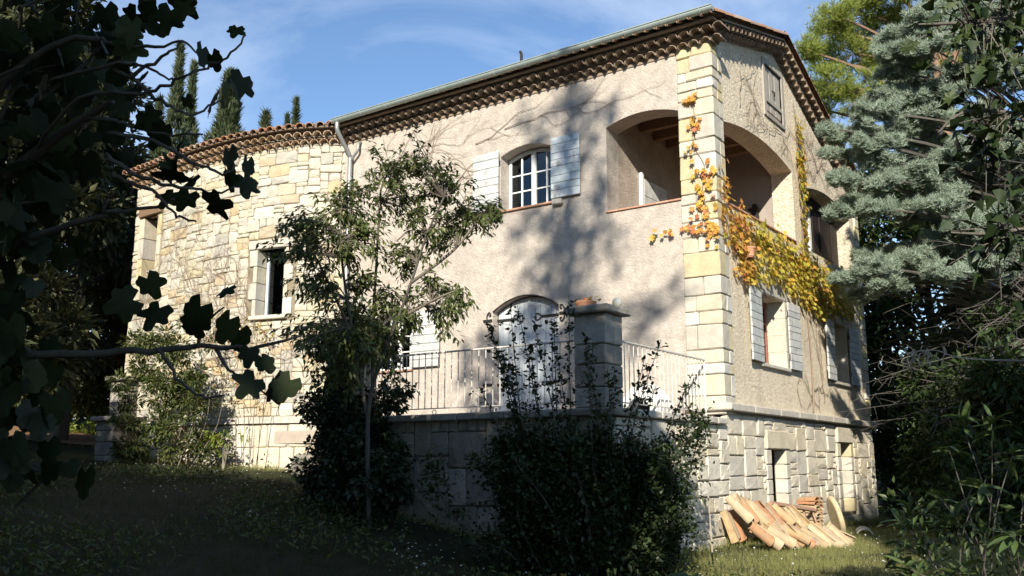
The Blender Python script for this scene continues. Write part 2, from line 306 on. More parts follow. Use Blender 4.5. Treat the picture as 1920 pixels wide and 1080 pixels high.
def smooth_path(pts, sub=4):
    P = [Vector(p) for p in pts]; out = []
    for i in range(len(P) - 1):
        p0, p1, p2, p3 = P[max(i - 1, 0)], P[i], P[i + 1], P[min(i + 2, len(P) - 1)]
        for s in range(sub):
            t = s/sub
            out.append(0.5*((2*p1) + (p2 - p0)*t + (2*p0 - 5*p1 + 4*p2 - p3)*t*t + (3*p1 - p0 - 3*p2 + p3)*t**3))
    out.append(P[-1]); return out

FRONT = lambda u, z, d=0.0: (u, d, z)            # front facade, depth d goes into the house
GABLE = lambda u, z, d=0.0: (-d, u, z)           # gable facade

def arch(u0, u1, z0, zs, zc, n=12):
    um, hw = (u0 + u1)/2, (u1 - u0)/2
    L = [(u0, z0), (u1, z0)]
    for i in range(n + 1):
        u = u1 - (u1 - u0)*i/n
        L.append((u, zs + (zc - zs)*(1 - ((u - um)/hw)**2)))
    return L

def rect(u0, u1, z0, z1): return [(u0, z0), (u1, z0), (u1, z1), (u0, z1)]

def wall_panel(name, outer, holes, to3, thick, mat, parent):
    loops = [outer] + holes
    flat = [p for l in loops for p in l]; n = len(flat)
    tris = tessellate_polygon([[Vector((u, z, 0)) for u, z in l] for l in loops])
    V = [to3(u, z, 0.0) for u, z in flat] + [to3(u, z, thick) for u, z in flat]
    F = [tuple(t) for t in tris] + [tuple(i + n for i in t[::-1]) for t in tris]
    o = 0
    for l in loops:
        k = len(l)
        for i in range(k):
            a, b = o + i, o + (i + 1) % k; F.append((a, b, b + n, a + n))
        o += k
    return obj(name, V, F, mat, parent, recalc=True)

# ---- stones: one bevelled uneven block; meshes are shared between blocks of like size
_stones = {}
def stone_mesh(w, h, depth, mat, rng, rough=1.0, inset=None):
    key = (round(w/0.06), round(h/0.05), mat.name, rng.randrange(5))
    if key in _stones: return _stones[key]
    w0, h0 = max(1, key[0])*0.06, max(1, key[1])*0.05
    r = random.Random(str(key)); hw, hh = w0/2, h0/2
    cc = min(0.045, 0.16*min(w0, h0)) * rough
    out = []
    for (sx, sy) in ((-1, -1), (1, -1), (1, 1), (-1, 1)):
        a = cc*r.uniform(0.25, 1.0); b = cc*r.uniform(0.25, 1.0)
        jx, jy = r.uniform(-.010, .010)*rough, r.uniform(-.010, .010)*rough
        p1 = (sx*hw + jx, sy*(hh - b) + jy); p2 = (sx*(hw - a) + jx, sy*hh + jy)
        out += [p1, p2] if sx*sy > 0 else [p2, p1]
    # order runs counter-clockwise seen from the front
    k = len(out); bev = min(0.014, 0.09*min(w0, h0))
    ring = lambda s, y: [(u*(1 - s/hw), y, v*(1 - s/hh)) for u, v in out]
    V = ring(0, depth) + ring(0, -0.0 + bev*0.9) + [(p[0], p[1] + r.uniform(-.008, .008)*rough, p[2]) for p in ring(bev, 0.0)]
    V.append((r.uniform(-.1, .1)*w0, -r.uniform(.0, .016)*rough, r.uniform(-.1, .1)*h0))
    F = []
    for lvl in (0, 1):
        for i in range(k):
            j = (i + 1) % k; F.append((lvl*k + i, lvl*k + j, (lvl + 1)*k + j, (lvl + 1)*k + i))
    for i in range(k): F.append((2*k + i, 2*k + (i + 1) % k, 3*k))
    me = mesh('stone', V, F, mat, recalc=False); _stones[key] = (me, w0, h0); return _stones[key]

def put_stone(name, parent, centre, w, h, ang, mat, rng, proud=0.03, depth=0.12, joint=0.012, rough=1.0, tilt=0.0):
    me, w0, h0 = stone_mesh(w - joint, h - joint, depth, mat, rng, rough)
    n = Vector((sin(ang), -cos(ang), 0))
    o = link(name, me, parent, loc=Vector(centre) + n*proud, rot=(0, tilt, ang), scale=((w - joint)/w0, 1, (h - joint)/h0), world=False)
    return o

def pack(W, H, g, sizes, rng, blocked=None):
    nx, ny = max(1, round(W/g)), max(1, round(H/g)); gx, gy = W/nx, H/ny
    occ = [[False]*nx for _ in range(ny)]
    if blocked:
        for j in range(ny):
            for i in range(nx): occ[j][i] = blocked((i + .5)*gx, (j + .5)*gy)
    out = []
    for j in range(ny):
        i = 0
        while i < nx:
            if occ[j][i]: i += 1; continue
            opts = sizes[:]; rng.shuffle(opts); opts.append((1, 1))
            for (a, b) in opts:
                if i + a > nx or j + b > ny: continue
                if any(occ[j + q][i + p] for p in range(a) for q in range(b)): continue
                # avoid leaving a one-cell sliver at the right
                if i + a < nx and not occ[j][i + a] and (i + a + 1 == nx or occ[j][i + a + 1]) and a > 1 and (a, b) != (1, 1): 
                    if rng.random() < 0.7: continue
                for p in range(a):
                    for q in range(b): occ[j + q][i + p] = True
                out.append((i*gx, j*gy, a*gx, b*gy)); break
            i += 1
    return out

# ---- canal tile (half pipe), axis along local Y, outer end at -Y, hollow side down
def tile_mesh(name, length, r0, r1, mat, seg=6, th=0.013):
    V, F = [], []
    for y, r in ((-length/2, r0), (length/2, r1)):
        for rr in (r, r - th):
            for i in range(seg + 1):
                a = pi*i/seg; V.append((rr*cos(a), y, rr*sin(a)*0.92))
    s = seg + 1
    for i in range(seg):
        F += [(i, i + 1, 2*s + i + 1, 2*s + i), (s + i + 1, s + i, 3*s + i, 3*s + i + 1), (i + 1, i, s + i, s + i + 1), (2*s + i, 2*s + i + 1, 3*s + i + 1, 3*s + i)]
    F += [(0, 2*s, 3*s, s), (seg, s + seg, 3*s + seg, 2*s + seg)]
    return mesh(name, V, F, mat, recalc=True)

# ---- foliage: many copies of a small template in one mesh
def T(v, f): return np.array(v, dtype=np.float64), f
OVAL = T([(0, 0, 0), (0.42, 0.19, 0.05), (1, 0, -0.12), (0.42, -0.19, 0.05)], [(0, 2, 1), (0, 3, 2)])
ROUND = T([(0, 0, 0), (0.35, 0.36, 0.06), (1, 0.12, -0.05), (1, -0.12, -0.05), (0.35, -0.36, 0.06)], [(0, 2, 1), (0, 3, 2), (0, 4, 3)])
LONG = T([(0, 0, 0), (0.3, 0.11, 0.04), (0.7, 0.10, 0.01), (1, 0, -0.14), (0.7, -0.10, 0.01), (0.3, -0.11, 0.04)], [(0, 3, 2, 1), (0, 5, 4, 3)])
LOBED = T([(0, 0, 0), (0.15, 0.42, 0.05), (0.5, 0.22, 0.02), (1, 0, -0.1), (0.5, -0.22, 0.02), (0.15, -0.42, 0.05)], [(0, 2, 1), (0, 3, 2), (0, 4, 3), (0, 5, 4)])
def _tuft(n, w, spread, seed, back=0.0):
    r = random.Random(seed); v, f = [], []
    for i in range(n):
        a = 2*pi*i/n + r.uniform(-.3, .3); e = r.uniform(*spread)
        d = Vector((cos(e), sin(e)*cos(a), sin(e)*sin(a))); s = d.orthogonal().normalized()*w; b = len(v)
        o = Vector((r.uniform(-back, 0), 0, 0)); L = r.uniform(.75, 1.05)
        v += [tuple(o + s), tuple(o - s), tuple(o + d*L)]; f.append((b, b + 1, b + 2))
    return T(v, f)
NEEDLES = _tuft(9, 0.035, (0.2, 1.15), 5)
CEDAR = _tuft(9, 0.06, (0.35, 1.5), 8, 0.8)
SPRAY = _tuft(5, 0.10, (0.05, 0.5), 11, 0.3)
BLADES = T([(-.1, .02, 0), (-.1, -.02, 0), (.0, .1, 1), (.1, .12, 0), (.12, .09, 0), (.35, .15, .8), (0, -.12, 0), (.03, -.14, 0), (-.3, -.2, .75)], [(0, 1, 2), (3, 4, 5), (6, 7, 8)])

def foliage(name, pts, axes, sizes, template, mat, parent, seed=0, roll=1.0, flat=None, **k):
    rs = np.random.RandomState(seed); tv, tf = template
    P = np.asarray(pts, float); A = np.asarray(axes, float); n = len(P)
    S = np.broadcast_to(np.asarray(sizes, float), (n,))
    A = A/np.maximum(np.linalg.norm(A, axis=1, keepdims=True), 1e-9)
    ref = np.zeros((n, 3)) + (0, 0, 1.0)
    if flat is not None: ref = np.broadcast_to(np.asarray(flat, float), (n, 3)).copy()
    ref = ref + rs.normal(0, 0.45*roll + 1e-4, (n, 3))
    B = np.cross(ref, A); B /= np.maximum(np.linalg.norm(B, axis=1, keepdims=True), 1e-9)
    N = np.cross(A, B)
    V = P[:, None, :] + S[:, None, None]*(tv[None, :, 0:1]*A[:, None, :] + tv[None, :, 1:2]*B[:, None, :] + tv[None, :, 2:3]*N[:, None, :])
    nv = len(tv); V = V.reshape(-1, 3)
    fl = np.concatenate([np.array(q) for q in tf]); fs = np.array([len(q) for q in tf])
    loops = (fl[None, :] + (np.arange(n)*nv)[:, None]).ravel()
    tot = np.tile(fs, n); start = np.concatenate(([0], np.cumsum(tot)[:-1]))
    me = bpy.data.meshes.new(name); me.vertices.add(len(V)); me.vertices.foreach_set('co', V.ravel().astype(np.float32))
    me.loops.add(len(loops)); me.loops.foreach_set('vertex_index', loops.astype(np.int32))
    me.polygons.add(len(tot)); me.polygons.foreach_set('loop_start', start.astype(np.int32)); me.polygons.foreach_set('loop_total', tot.astype(np.int32))
    me.materials.append(mat); me.update(calc_edges=True); me.validate()
    o = link(name, me, parent, **k); o['kind'] = 'stuff'; return o

def rand_dir(rs, n):
    d = rs.normal(size=(n, 3)); return d/np.linalg.norm(d, axis=1, keepdims=True)

def clump_points(rs, clumps, per, shell=0.5, squash=0.8):
    """clumps: (x,y,z,r) ; per: leaves per unit r^2 ; returns points and outward directions"""
    P, D = [], []
    for c in clumps:
        n = max(6, int(per*c[3]**2)); d = rand_dir(rs, n)
        r = c[3]*(shell + (1 - shell)*rs.rand(n, 1))*(0.75 + 0.35*rs.rand(n, 1))
        P.append(np.array(c[:3]) + d*r*(1, 1, squash)); D.append(d)
    return np.concatenate(P), np.concatenate(D)

# ------------------------------------------------------------------ ground
_G = np.array([(5.8, -13.8, 0), (9, -9, .1), (3, -8, .25), (.5, -5, .36), (.1, -3.6, .36), (.1, 0, .42), (1.6, -2.2, .38), (1.7, .5, .40), (.1, 8.3, .42), (4, 4, .45),
    (-3.3, -3.6, .85), (-5.5, -3.6, 1.2), (-8.7, -.8, 1.46), (-10.9, -.9, 1.50), (-12.5, -2.4, 1.68), (-20.5, 1, 2.35), (-22, 0, 2.5), (-20, -1.6, 2.2), (0, -12, .2), (-8, -12, .8),
    (-15, -8, 1.5), (-20, -6, 1.9), (-30, 2, 3.2), (10, 10, .6), (20, -10, 0), (10, -25, 0), (-20, -25, 1.2), (-10, 22, 2.2), (10, 25, 1.2), (-32, 20, 3.6), (-6, -6.2, 1.1), (-2, -6, .62)], float)
def _phi(r2): return np.where(r2 > 1e-9, 0.5*r2*np.log(np.maximum(r2, 1e-9)), 0)
_n = len(_G); _K = _phi(((_G[:, None, :2] - _G[None, :, :2])**2).sum(-1)) + 0.5*np.eye(_n)
_Pm = np.hstack([np.ones((_n, 1)), _G[:, :2]])
_sol = np.linalg.solve(np.block([[_K, _Pm], [_Pm.T, np.zeros((3, 3))]]), np.concatenate([_G[:, 2], np.zeros(3)]))
def ground_z(x, y):
    x = np.asarray(x, float); y = np.asarray(y, float)
    xc, yc = np.clip(x, -34, 20), np.clip(y, -26, 26)
    r2 = (xc[..., None] - _G[:, 0])**2 + (yc[..., None] - _G[:, 1])**2
    return np.clip(_phi(r2) @ _sol[:_n] + _sol[_n] + _sol[_n + 1]*xc + _sol[_n + 2]*yc, -0.3, 4.5)
def gz(x, y): return float(ground_z(np.array([x]), np.array([y]))[0])

gx = np.concatenate([np.linspace(-600, -40, 15), np.linspace(-36, 24, 101), np.linspace(28, 600, 15)])
gy = np.concatenate([np.linspace(-600, -32, 15), np.linspace(-28, 30, 97), np.linspace(34, 600, 15)])
GX, GY = np.meshgrid(gx, gy); GZ = ground_z(GX, GY)
_rs = np.random.RandomState(1); GZ = GZ + _rs.normal(0, .012, GZ.shape)
gv = np.stack([GX, GY, GZ], -1).reshape(-1, 3); nxg = len(gx)
gf = [(j*nxg + i, j*nxg + i + 1, (j + 1)*nxg + i + 1, (j + 1)*nxg + i) for j in range(len(gy) - 1) for i in range(nxg - 1)]
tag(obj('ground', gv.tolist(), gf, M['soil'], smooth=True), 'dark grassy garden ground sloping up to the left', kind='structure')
# leaf-littered path strip at the far left, a sheet draped just above the ground
pth = [(-30, 0.2), (-24, 0.35), (-20.5, 0.9), (-17.5, 1.9), (-15.9, 3.0)]
pv, pf = [], []
for i, p in enumerate(smooth_path([(a, b, 0) for a, b in pth], 6)):
    for w in (-1.5, -.7, .0, .7, 1.5):
        x, y = p.x - 0.25*w, p.y + w; pv.append((x, y, gz(x, y) + .05))
for i in range(len(pv)//5 - 1):
    for k in range(4): pf.append((i*5 + k, i*5 + 5 + k, i*5 + 6 + k, i*5 + 1 + k))
tag(obj('path', pv, pf, M['path'], smooth=True), kind='structure')
# ================================================================== the house
rng = random.Random(7)
house = empty('house', (0, 0, 0), 'two-storey stucco country house with stone corner pillar, rounded stone wing and tiled roof', 'house')
def roof_z(y): return 8.80 + 0.272*(y + 0.45) if y < 3.1 else 8.80 + 0.272*3.55 - 0.375*(y - 3.1)

W1 = arch(-4.30, -3.13, 6.30, 7.36, 7.50)          # upper window
LG = arch(-2.00, -0.58, 5.91, 7.46, 7.60)          # loggia, front
DR = arch(-4.46, -3.02, 2.26, 4.40, 4.64)          # terrace door
LW = arch(-7.55, -6.45, 3.45, 4.48, 4.68)          # lower window
front_wall = wall_panel('front_wall', [(-8.75, 2.1), (-0.04, 2.1), (-0.04, 8.72), (-8.75, 8.72)], [W1, LG, DR, LW], FRONT, 0.42, M['stucco'], house)
A1 = arch(0.42, 3.85, 5.85, 7.28, 7.48); A2 = arch(4.55, 7.70, 5.85, 7.12, 7.34)
WA = rect(1.65, 2.98, 3.32, 4.56); WB = rect(5.75, 6.85, 3.30, 4.55); AT = rect(2.55, 3.45, 8.12, 9.10)
gt = [(y, roof_z(y) - 0.10) for y in (8.3, 7, 5, 3.1, 1.5, .03)]
gable_wall = wall_panel('gable_wall', [(0.03, 2.42), (8.3, 2.42)] + gt, [A1, A2, WA, WB, AT], GABLE, 0.42, M['roughcast'], house)
S1 = rect(1.80, 2.52, 0.62, 1.86); S2 = rect(5.75, 6.45, 0.66, 2.04)
base_wall = wall_panel('base_wall', rect(0.0, 8.3, 0.1, 2.415), [S1, S2], GABLE, 0.17, M['mortar'], house)
# rear and inner walls so that the rooms are closed and dark
box('rear_wall', -15.1, -0.43, 8.0, 8.3, 0.2, 8.2, M['roughcast'], house)
box('party_wall', -8.75, -8.45, 0.43, 7.98, 1.2, 8.6, M['interior'], house)
box('upper_floor', -8.4, -0.43, 0.43, 7.98, 4.85, 5.05, M['interior'], house)
box('ground_floor', -8.4, -0.43, 0.43, 7.98, 2.0, 2.2, M['interior'], house)
box('attic_floor', -8.4, -0.43, 0.43, 7.98, 7.95, 8.05, M['loggia_plaster'], house)
# loggia room
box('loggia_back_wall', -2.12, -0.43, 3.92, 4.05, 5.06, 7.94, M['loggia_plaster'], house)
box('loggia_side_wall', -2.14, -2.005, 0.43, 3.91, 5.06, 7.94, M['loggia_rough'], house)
box('loggia_floor', -2.0, -0.43, 0.43, 3.9, 5.051, 5.09, M['sill_tile'], house)
for i in range(6):
    y = 0.72 + i*0.56
    box('ceiling_beam', -1.995, -0.43, y, y + .12, 7.76, 7.945, M['beam'], house, .01)
x = -2.02
while x < -0.60:
    x2 = min(x + .24, -0.59); box('sill_tile', x, x2 - .006, -0.035, 0.44, 5.905, 5.935, M['sill_tile'], house, .004); x = x2
y = 0.44
while y < 3.83:
    y2 = min(y + .24, 3.84); box('sill_tile', -.44, .035, y, y2 - .006, 5.845, 5.875, M['sill_tile'], house, .004); y = y2
# niche lamp on the loggia back wall
vl, fl_ = join(cbox(-.87, -.73, 3.80, 3.915, 6.30, 6.62, .01), cbox(-.91, -.69, 3.77, 3.917, 6.62, 6.66, .01), cbox(-.84, -.76, 3.83, 3.915, 6.66, 6.76, .01))
obj('wall_lantern', vl, fl_, M['iron'], house)

# ---------------------------------------------------------------- shutters
def shutter(ang, hinge, w, h, mat, n=7, side=1, horizontal=True, curved=0.0):
    """panel of boards; hinge = lower corner on the wall; local X runs away from the hinge, -Y outwards"""
    s = obj('shutter', *cbox(.012, w - .012, 0.001, 0.010, .012, h - .03, .002), mat, house)
    s.location = hinge; s.rotation_euler = (0, 0, ang); s.parent = house; s.matrix_parent_inverse = Matrix.Identity(4)
    if side < 0: s.scale = (-1, 1, 1)
    r = random.Random(str(hinge))
    z = 0.0; cuts = [i/n + r.uniform(-.15, .15)/n for i in range(1, n)]; cuts = [0] + cuts + [1]
    for a, b in zip(cuts[:-1], cuts[1:]):
        if horizontal: v, f = cbox(0, w, -.028 + r.uniform(-.002, .002), -.001, a*h + .004, b*h - .004, .005)
        else: v, f = cbox(a*w + .003, b*w - .003, -.028 + r.uniform(-.002, .002), -.001, 0, h, .005)
        if curved and horizontal and b > .9:
            v = [(p[0], p[1], p[2] + (curved*(1 - (1 - p[0]/w)**2) - curved if p[2] > h*.97 else 0)) for p in v]
        link('board', mesh('board', v, f, mat), s, world=False)
    for zz in (0.18, 0.82):
        link('batten', mesh('batten', *cbox(.03, w - .03, 0.011, 0.028, h*zz - .04, h*zz + .04, .004), mat), s, world=False)
        link('hinge', mesh('hinge', *tube([(-.012, -.012, h*zz - .05), (-.012, -.012, h*zz + .05)], .011, 6), M['iron']), s, world=False)
    return s
shutter(0, (-3.125, -0.045, 6.33), 0.61, 1.15, M['shutter_blue'], 8)
shutter(0, (-4.305, -0.045, 6.33), 0.61, 1.15, M['shutter_white'], 7, side=-1)
shutter(0, (-6.445, -0.045, 3.46), 0.74, 1.12, M['shutter_white'], 7)
shutter(0, (-7.555, -0.045, 3.46), 0.60, 1.12, M['shutter_white'], 7, side=-1)
shutter(pi/2 - .03, (0.05, 2.985, 3.31), 0.60, 1.24, M['shutter_white'], 9)
shutter(pi/2 + .06, (0.05, 1.645, 3.31), 0.60, 1.24, M['shutter_white'], 9, side=-1)
shutter(pi/2 - .03, (0.05, 6.855, 3.29), 0.62, 1.24, M['shutter_white'], 9)
shutter(pi/2 + .06, (0.05, 5.745, 3.29), 0.62, 1.24, M['shutter_white'], 9, side=-1)
# white board shutter on the loggia side wall and its frame
shutter(pi/2, (-1.965, 1.30, 5.10), 0.95, 1.75, M['shutter_white'], 6, horizontal=True)
box('door_frame', -2.0, -1.93, 1.20, 1.28, 5.09, 6.95, M['white_frame'], house)
# shutter holder stone under the right shutter
box('corbel_block', -3.10, -2.90, -.10, -.001, 6.21, 6.31, M['band'], house, .012)

# ---------------------------------------------------------------- windows
def window(name, to3, u0, u1, z0, zs, zc, depth, cols, rows, mat, parent=house, sashes=2, fw=.055, bar=.024, room=True):
    """frame with sashes, glazing bars and one pane per light"""
    def bx(a, b, c, d, d0, d1, ch=.004):
        v, f = cbox(a, b, 0, 1, c, d, ch)
        return [to3(p[0], p[2], d0 + (d1 - d0)*p[1]) for p in v], f
    top = max(zs, zc)
    n = 10; um, hw = (u0 + u1)/2, (u1 - u0)/2
    zt = lambda u: zs + (zc - zs)*(1 - ((u - um)/hw)**2)
    parts = [bx(u0, u0 + fw, z0, zs, depth, depth + .06), bx(u1 - fw, u1, z0, zs, depth, depth + .06), bx(u0 + fw, u1 - fw, z0, z0 + fw, depth, depth + .06)]
    # curved head
    hv, hf = [], []
    for i in range(n + 1):
        u = u0 + (u1 - u0)*i/n
        for zz in (zt(u) - fw*1.1, zt(u) - .001):
            for d in (depth + .002, depth + .058): hv.append(to3(u, zz, d))
    for i in range(n):
        a, b = i*4, i*4 + 4
        hf += [(a, b, b + 1, a + 1), (a + 2, a + 3, b + 3, b + 2), (a, a + 2, b + 2, b), (a + 1, b + 1, b + 3, a + 3)]
    parts.append((hv, hf))
    if sashes == 2: parts.append(bx(um - .045, um + .045, z0 + fw, zt(um) - fw, depth - .012, depth + .05))
    w = obj(name, *join(*parts), mat, parent, recalc=True)
    spans = [(u0 + fw, um - .045), (um + .045, u1 - fw)] if sashes == 2 else [(u0 + fw, u1 - fw)]
    for a, b in spans:
        for i in range(1, cols):
            u = a + (b - a)*i/cols; obj('glazing_bar', *bx(u - bar/2, u + bar/2, z0 + fw, zt(u) - fw, depth + .01, depth + .045), mat, w, recalc=True)
        for j in range(1, rows):
            zz = z0 + fw + (zs - z0 - fw)*j/rows; obj('glazing_bar', *bx(a, b, zz - bar/2, zz + bar/2, depth + .012, depth + .043), mat, w, recalc=True)
        for i in range(cols):
            for j in range(rows):
                ua, ub = a + (b - a)*i/cols, a + (b - a)*(i + 1)/cols
                za, zb = z0 + fw + (zs - z0 - fw)*j/rows, z0 + fw + (zs - z0 - fw)*(j + 1)/rows
                ta = zb if j < rows - 1 else zt(ua) - .02; tb = zb if j < rows - 1 else zt(ub) - .02
                dd = depth + .028
                V = [to3(ua, za, dd), to3(ub, za, dd), to3(ub, tb, dd), to3(ua, ta, dd), to3(ua, za, dd + .005), to3(ub, za, dd + .005), to3(ub, tb, dd + .005), to3(ua, ta, dd + .005)]
                obj('pane', V, [(0, 1, 2, 3), (4, 7, 6, 5), (0, 4, 5, 1), (1, 5, 6, 2), (2, 6, 7, 3), (3, 7, 4, 0)], M['glass'], w, recalc=True)
    return w
window('window', FRONT, -4.29, -3.14, 6.32, 7.35, 7.48, 0.26, 2, 3, M['white_frame'])
window('window', FRONT, -7.54, -6.46, 3.47, 4.47, 4.66, 0.26, 2, 3, M['white_frame'])
window('window', GABLE, 1.66, 2.97, 3.33, 4.55, 4.55, 0.34, 2, 3, M['red_frame'])
window('window', GABLE, 5.76, 6.84, 3.31, 4.54, 4.54, 0.34, 2, 3, M['red_frame'])
# curtains behind the upper window
cv, cf = [], []
for i in range(15):
    u = -4.26 + i*.034; cv += [(u, 0.40 + .02*sin(i*1.9), 6.35), (u + .03*sin(i), 0.40 + .02*sin(i*1.9), 7.42)]
cf = [(2*i, 2*i + 2, 2*i + 3, 2*i + 1) for i in range(14)]
obj('curtain', cv, cf, M['curtain'], house, smooth=True)
window('window', lambda u, z, d=0: (u, 3.92 - .06 + (d - .1), z), -1.80, -1.22, 5.75, 6.55, 6.55, .10, 1, 2, M['white_frame'])
# sliding window and folded dark shutters in the second gable arch
box('window_ledge', -.40, -.33, 4.56, 7.69, 5.86, 5.93, M['dark_wood'], house)
sw = box('sliding_window', -.39, -.33, 5.80, 5.93, 5.932, 7.10, M['white_frame'], house)
obj('pane', *cbox(-.372, -.364, 4.62, 5.10, 5.935, 7.10, .001), M['glass'], sw)
obj('pane', *cbox(-.372, -.364, 5.16, 5.798, 5.935, 7.10, .001), M['glass'], sw)
obj('frame', *cbox(-.39, -.34, 4.56, 5.80, 7.102, 7.16, .004), M['white_frame'], sw)
obj('frame', *cbox(-.39, -.34, 5.102, 5.158, 5.932, 7.10, .004), M['white_frame'], sw)
cv, cf = [], []
for i in range(12):
    u = 5.2 + i*.05; cv += [(-.46 - .02*sin(i*2.1), u, 5.95), (-.46 - .02*sin(i*2.1), u, 7.1)]
obj('curtain', cv, [(2*i, 2*i + 2, 2*i + 3, 2*i + 1) for i in range(11)], M['curtain'], sw, smooth=True)
fs = box('folding_shutter', -.36, -.34, 5.95, 7.66, 7.0, 7.10, M['dark_wood'], house)
for i in range(4):
    y0 = 5.95 + i*.428
    obj('board', *cbox(-.33 + .02*(i % 2), -.30 + .02*(i % 2), y0, y0 + .415, 5.932, 7.0, .006), M['dark_wood'], fs)
sv = [GABLE(u, z, .33) for u, z in arch(4.56, 7.69, 7.10, 7.115, 7.335)] + [GABLE(u, z, .36) for u, z in arch(4.56, 7.69, 7.10, 7.115, 7.335)]
nn = len(sv)//2
obj('arch_board', sv, [tuple(range(nn)), tuple(range(2*nn - 1, nn - 1, -1))] + [(i, (i + 1) % nn, nn + (i + 1) % nn, nn + i) for i in range(nn)], M['dark_wood'], house, recalc=True)
# attic shutter in a timber frame
av = box('attic_shutter', -.10, -.06, 2.56, 3.44, 8.13, 8.2, M['grey_wood'], house)
for i in range(6):
    y0 = 2.565 + i*.146
    obj('board', *cbox(-.05, -.014 - .004*(i % 2), y0, y0 + .138, 8.201, 9.09, .005), M['grey_wood'], av)
obj('cross_bar', *cbox(-.013, .012, 2.58, 3.42, 8.36, 8.44, .004), M['grey_wood'], av)
for a in ((2.44, 2.55, 8.04, 9.2), (3.45, 3.55, 8.04, 9.2)): obj('frame', *cbox(-.06, .03, a[0], a[1], a[2], a[3], .006), M['grey_wood'], av)
obj('frame', *cbox(-.06, .032, 2.551, 3.449, 9.1, 9.2, .006), M['grey_wood'], av)
obj('frame', *cbox(-.06, .032, 2.551, 3.449, 8.03, 8.118, .006), M['grey_wood'], av)
obj('latch', *tube([(-.03, 3.0, 8.70), (.02, 3.03, 8.66), (.015, 3.05, 8.58)], .014, 6), M['iron'], av)

# ---------------------------------------------------------------- terrace door
dv = [FRONT(u, z, .17) for u, z in arch(-4.45, -3.03, 2.27, 4.38, 4.62)] + [FRONT(u, z, .20) for u, z in arch(-4.45, -3.03, 2.27, 4.38, 4.62)]
nn = len(dv)//2
door = obj('door', dv, [tuple(range(nn)), tuple(range(2*nn - 1, nn - 1, -1))] + [(i, (i + 1) % nn, nn + (i + 1) % nn, nn + i) for i in range(nn)], M['door_paint'], house, recalc=True)
zt = lambda u: 4.38 + .24*(1 - ((u + 3.74)/.71)**2)
us = [-4.44 + 1.40*i/12 for i in range(13)]
for i, (a, b) in enumerate(zip(us[:-1], us[1:])):
    d = .145 + rng.uniform(-.003, .003)
    P = [(a + .004, 2.28), (b - .004, 2.28), (b - .004, zt(b) - .012), (a + .004, zt(a) - .012)]
    V = [FRONT(u, z, d) for u, z in P] + [FRONT(u, z, .169) for u, z in P]
    obj('board', V, [(0, 1, 2, 3), (7, 6, 5, 4), (0, 4, 5, 1), (1, 5, 6, 2), (2, 6, 7, 3), (3, 7, 4, 0)], M['door_paint'], door, recalc=True)
box('centre_batten', -3.77, -3.71, .115, .144, 2.28, 4.60, M['door_paint'], door)
def heart(cx, cz, s, r=.012):
    return smooth_path([(cx, .125, cz), (cx + s*.05, .125, cz + .05), (cx + s*.13, .125, cz + .055), (cx + s*.12, .125, cz + .01), (cx + s*.17, .125, cz), (cx + s*.12, .125, cz - .01), (cx + s*.13, .125, cz - .055), (cx + s*.05, .125, cz - .05), (cx, .125, cz)], 3)
for zz, full in ((4.24, True), (3.05, False)):
    for s in (1, -1):
        e = -4.46 if s > 0 else -3.02
        v, f = cbox(min(e, e + s*.46), max(e, e + s*.46), .118, .1435, zz - .022, zz + .022, .003)
        if full: v, f = join((v, f), tube(heart(e + s*.45, zz, s), .011, 5))
        obj('strap_hinge', v, f, M['iron'], door)
        o_ = -.03
        v, f = cbox(min(e - s*.02, e - s*.22), max(e - s*.02, e - s*.22), -.03, -.002, zz - .028, zz + .018, .003)
        cx = e - s*.12
        cur = smooth_path([(cx + s*.07*cos(t*.75) - s*.04, o_, zz + .04 + .16*min(1, t/5) + .05*sin(t*1.0)) for t in np.linspace(0, 6.0, 10)], 2)
        scroll = [(cx, o_, zz), (cx - .01*s, o_, zz + .07), (cx + .03*s, o_, zz + .14), (cx + .07*s, o_, zz + .13), (cx + .075*s, o_, zz + .09), (cx + .04*s, o_, zz + .085)]
        sc2 = [(p[0], p[1], 2*zz - p[2]) for p in scroll]
        if full: v, f = join((v, f), tube(smooth_path(scroll, 4), .012, 5), tube(smooth_path(sc2, 4), .012, 5))
        obj('hinge_pintle', v, f, M['iron'], door)
v, f = tube([(u, -.012, zt(u) + .012) for u in np.linspace(-4.46, -3.02, 17)], .014, 5)
obj('arch_trim', v, f, M['iron'], door)

# ---------------------------------------------------------------- dressed stones round openings
def voussoirs(u0, u1, zs, zc, hgt, to3n, n, mat, ang, proud=.012):
    um, hw = (u0 + u1)/2, (u1 - u0)/2
    z = lambda u: zs + (zc - zs)*(1 - ((u - um)/hw)**2)
    for i in range(n):
        a, b = u0 + (u1 - u0)*i/n + .005, u0 + (u1 - u0)*(i + 1)/n - .005
        sp = lambda u: (u - um)*.16
        P = [(a, z(a) + .006), (b, z(b) + .006), (b + sp(b), z(b) + hgt), (a + sp(a), z(a) + hgt)]
        V = [to3n(u, zz, -proud) for u, zz in P] + [to3n(u, zz, .08) for u, zz in P]
        obj('arch_stone', V, [(0, 1, 2, 3), (7, 6, 5, 4), (0, 4, 5, 1), (1, 5, 6, 2), (2, 6, 7, 3), (3, 7, 4, 0)], mat, house, recalc=True)
voussoirs(-4.34, -3.09, 7.355, 7.50, .24, FRONT, 7, M['stucco'], 0, .006)
voussoirs(-4.50, -2.98, 4.39, 4.645, .28, FRONT, 5, M['stucco'], 0, .005)
obj('lintel', *cbox(-.10, .012, 1.50, 3.13, 4.565, 4.83, .015), M['band'], house)
obj('lintel', *cbox(-.10, .012, 5.62, 6.98, 4.555, 4.80, .015), M['band'], house)
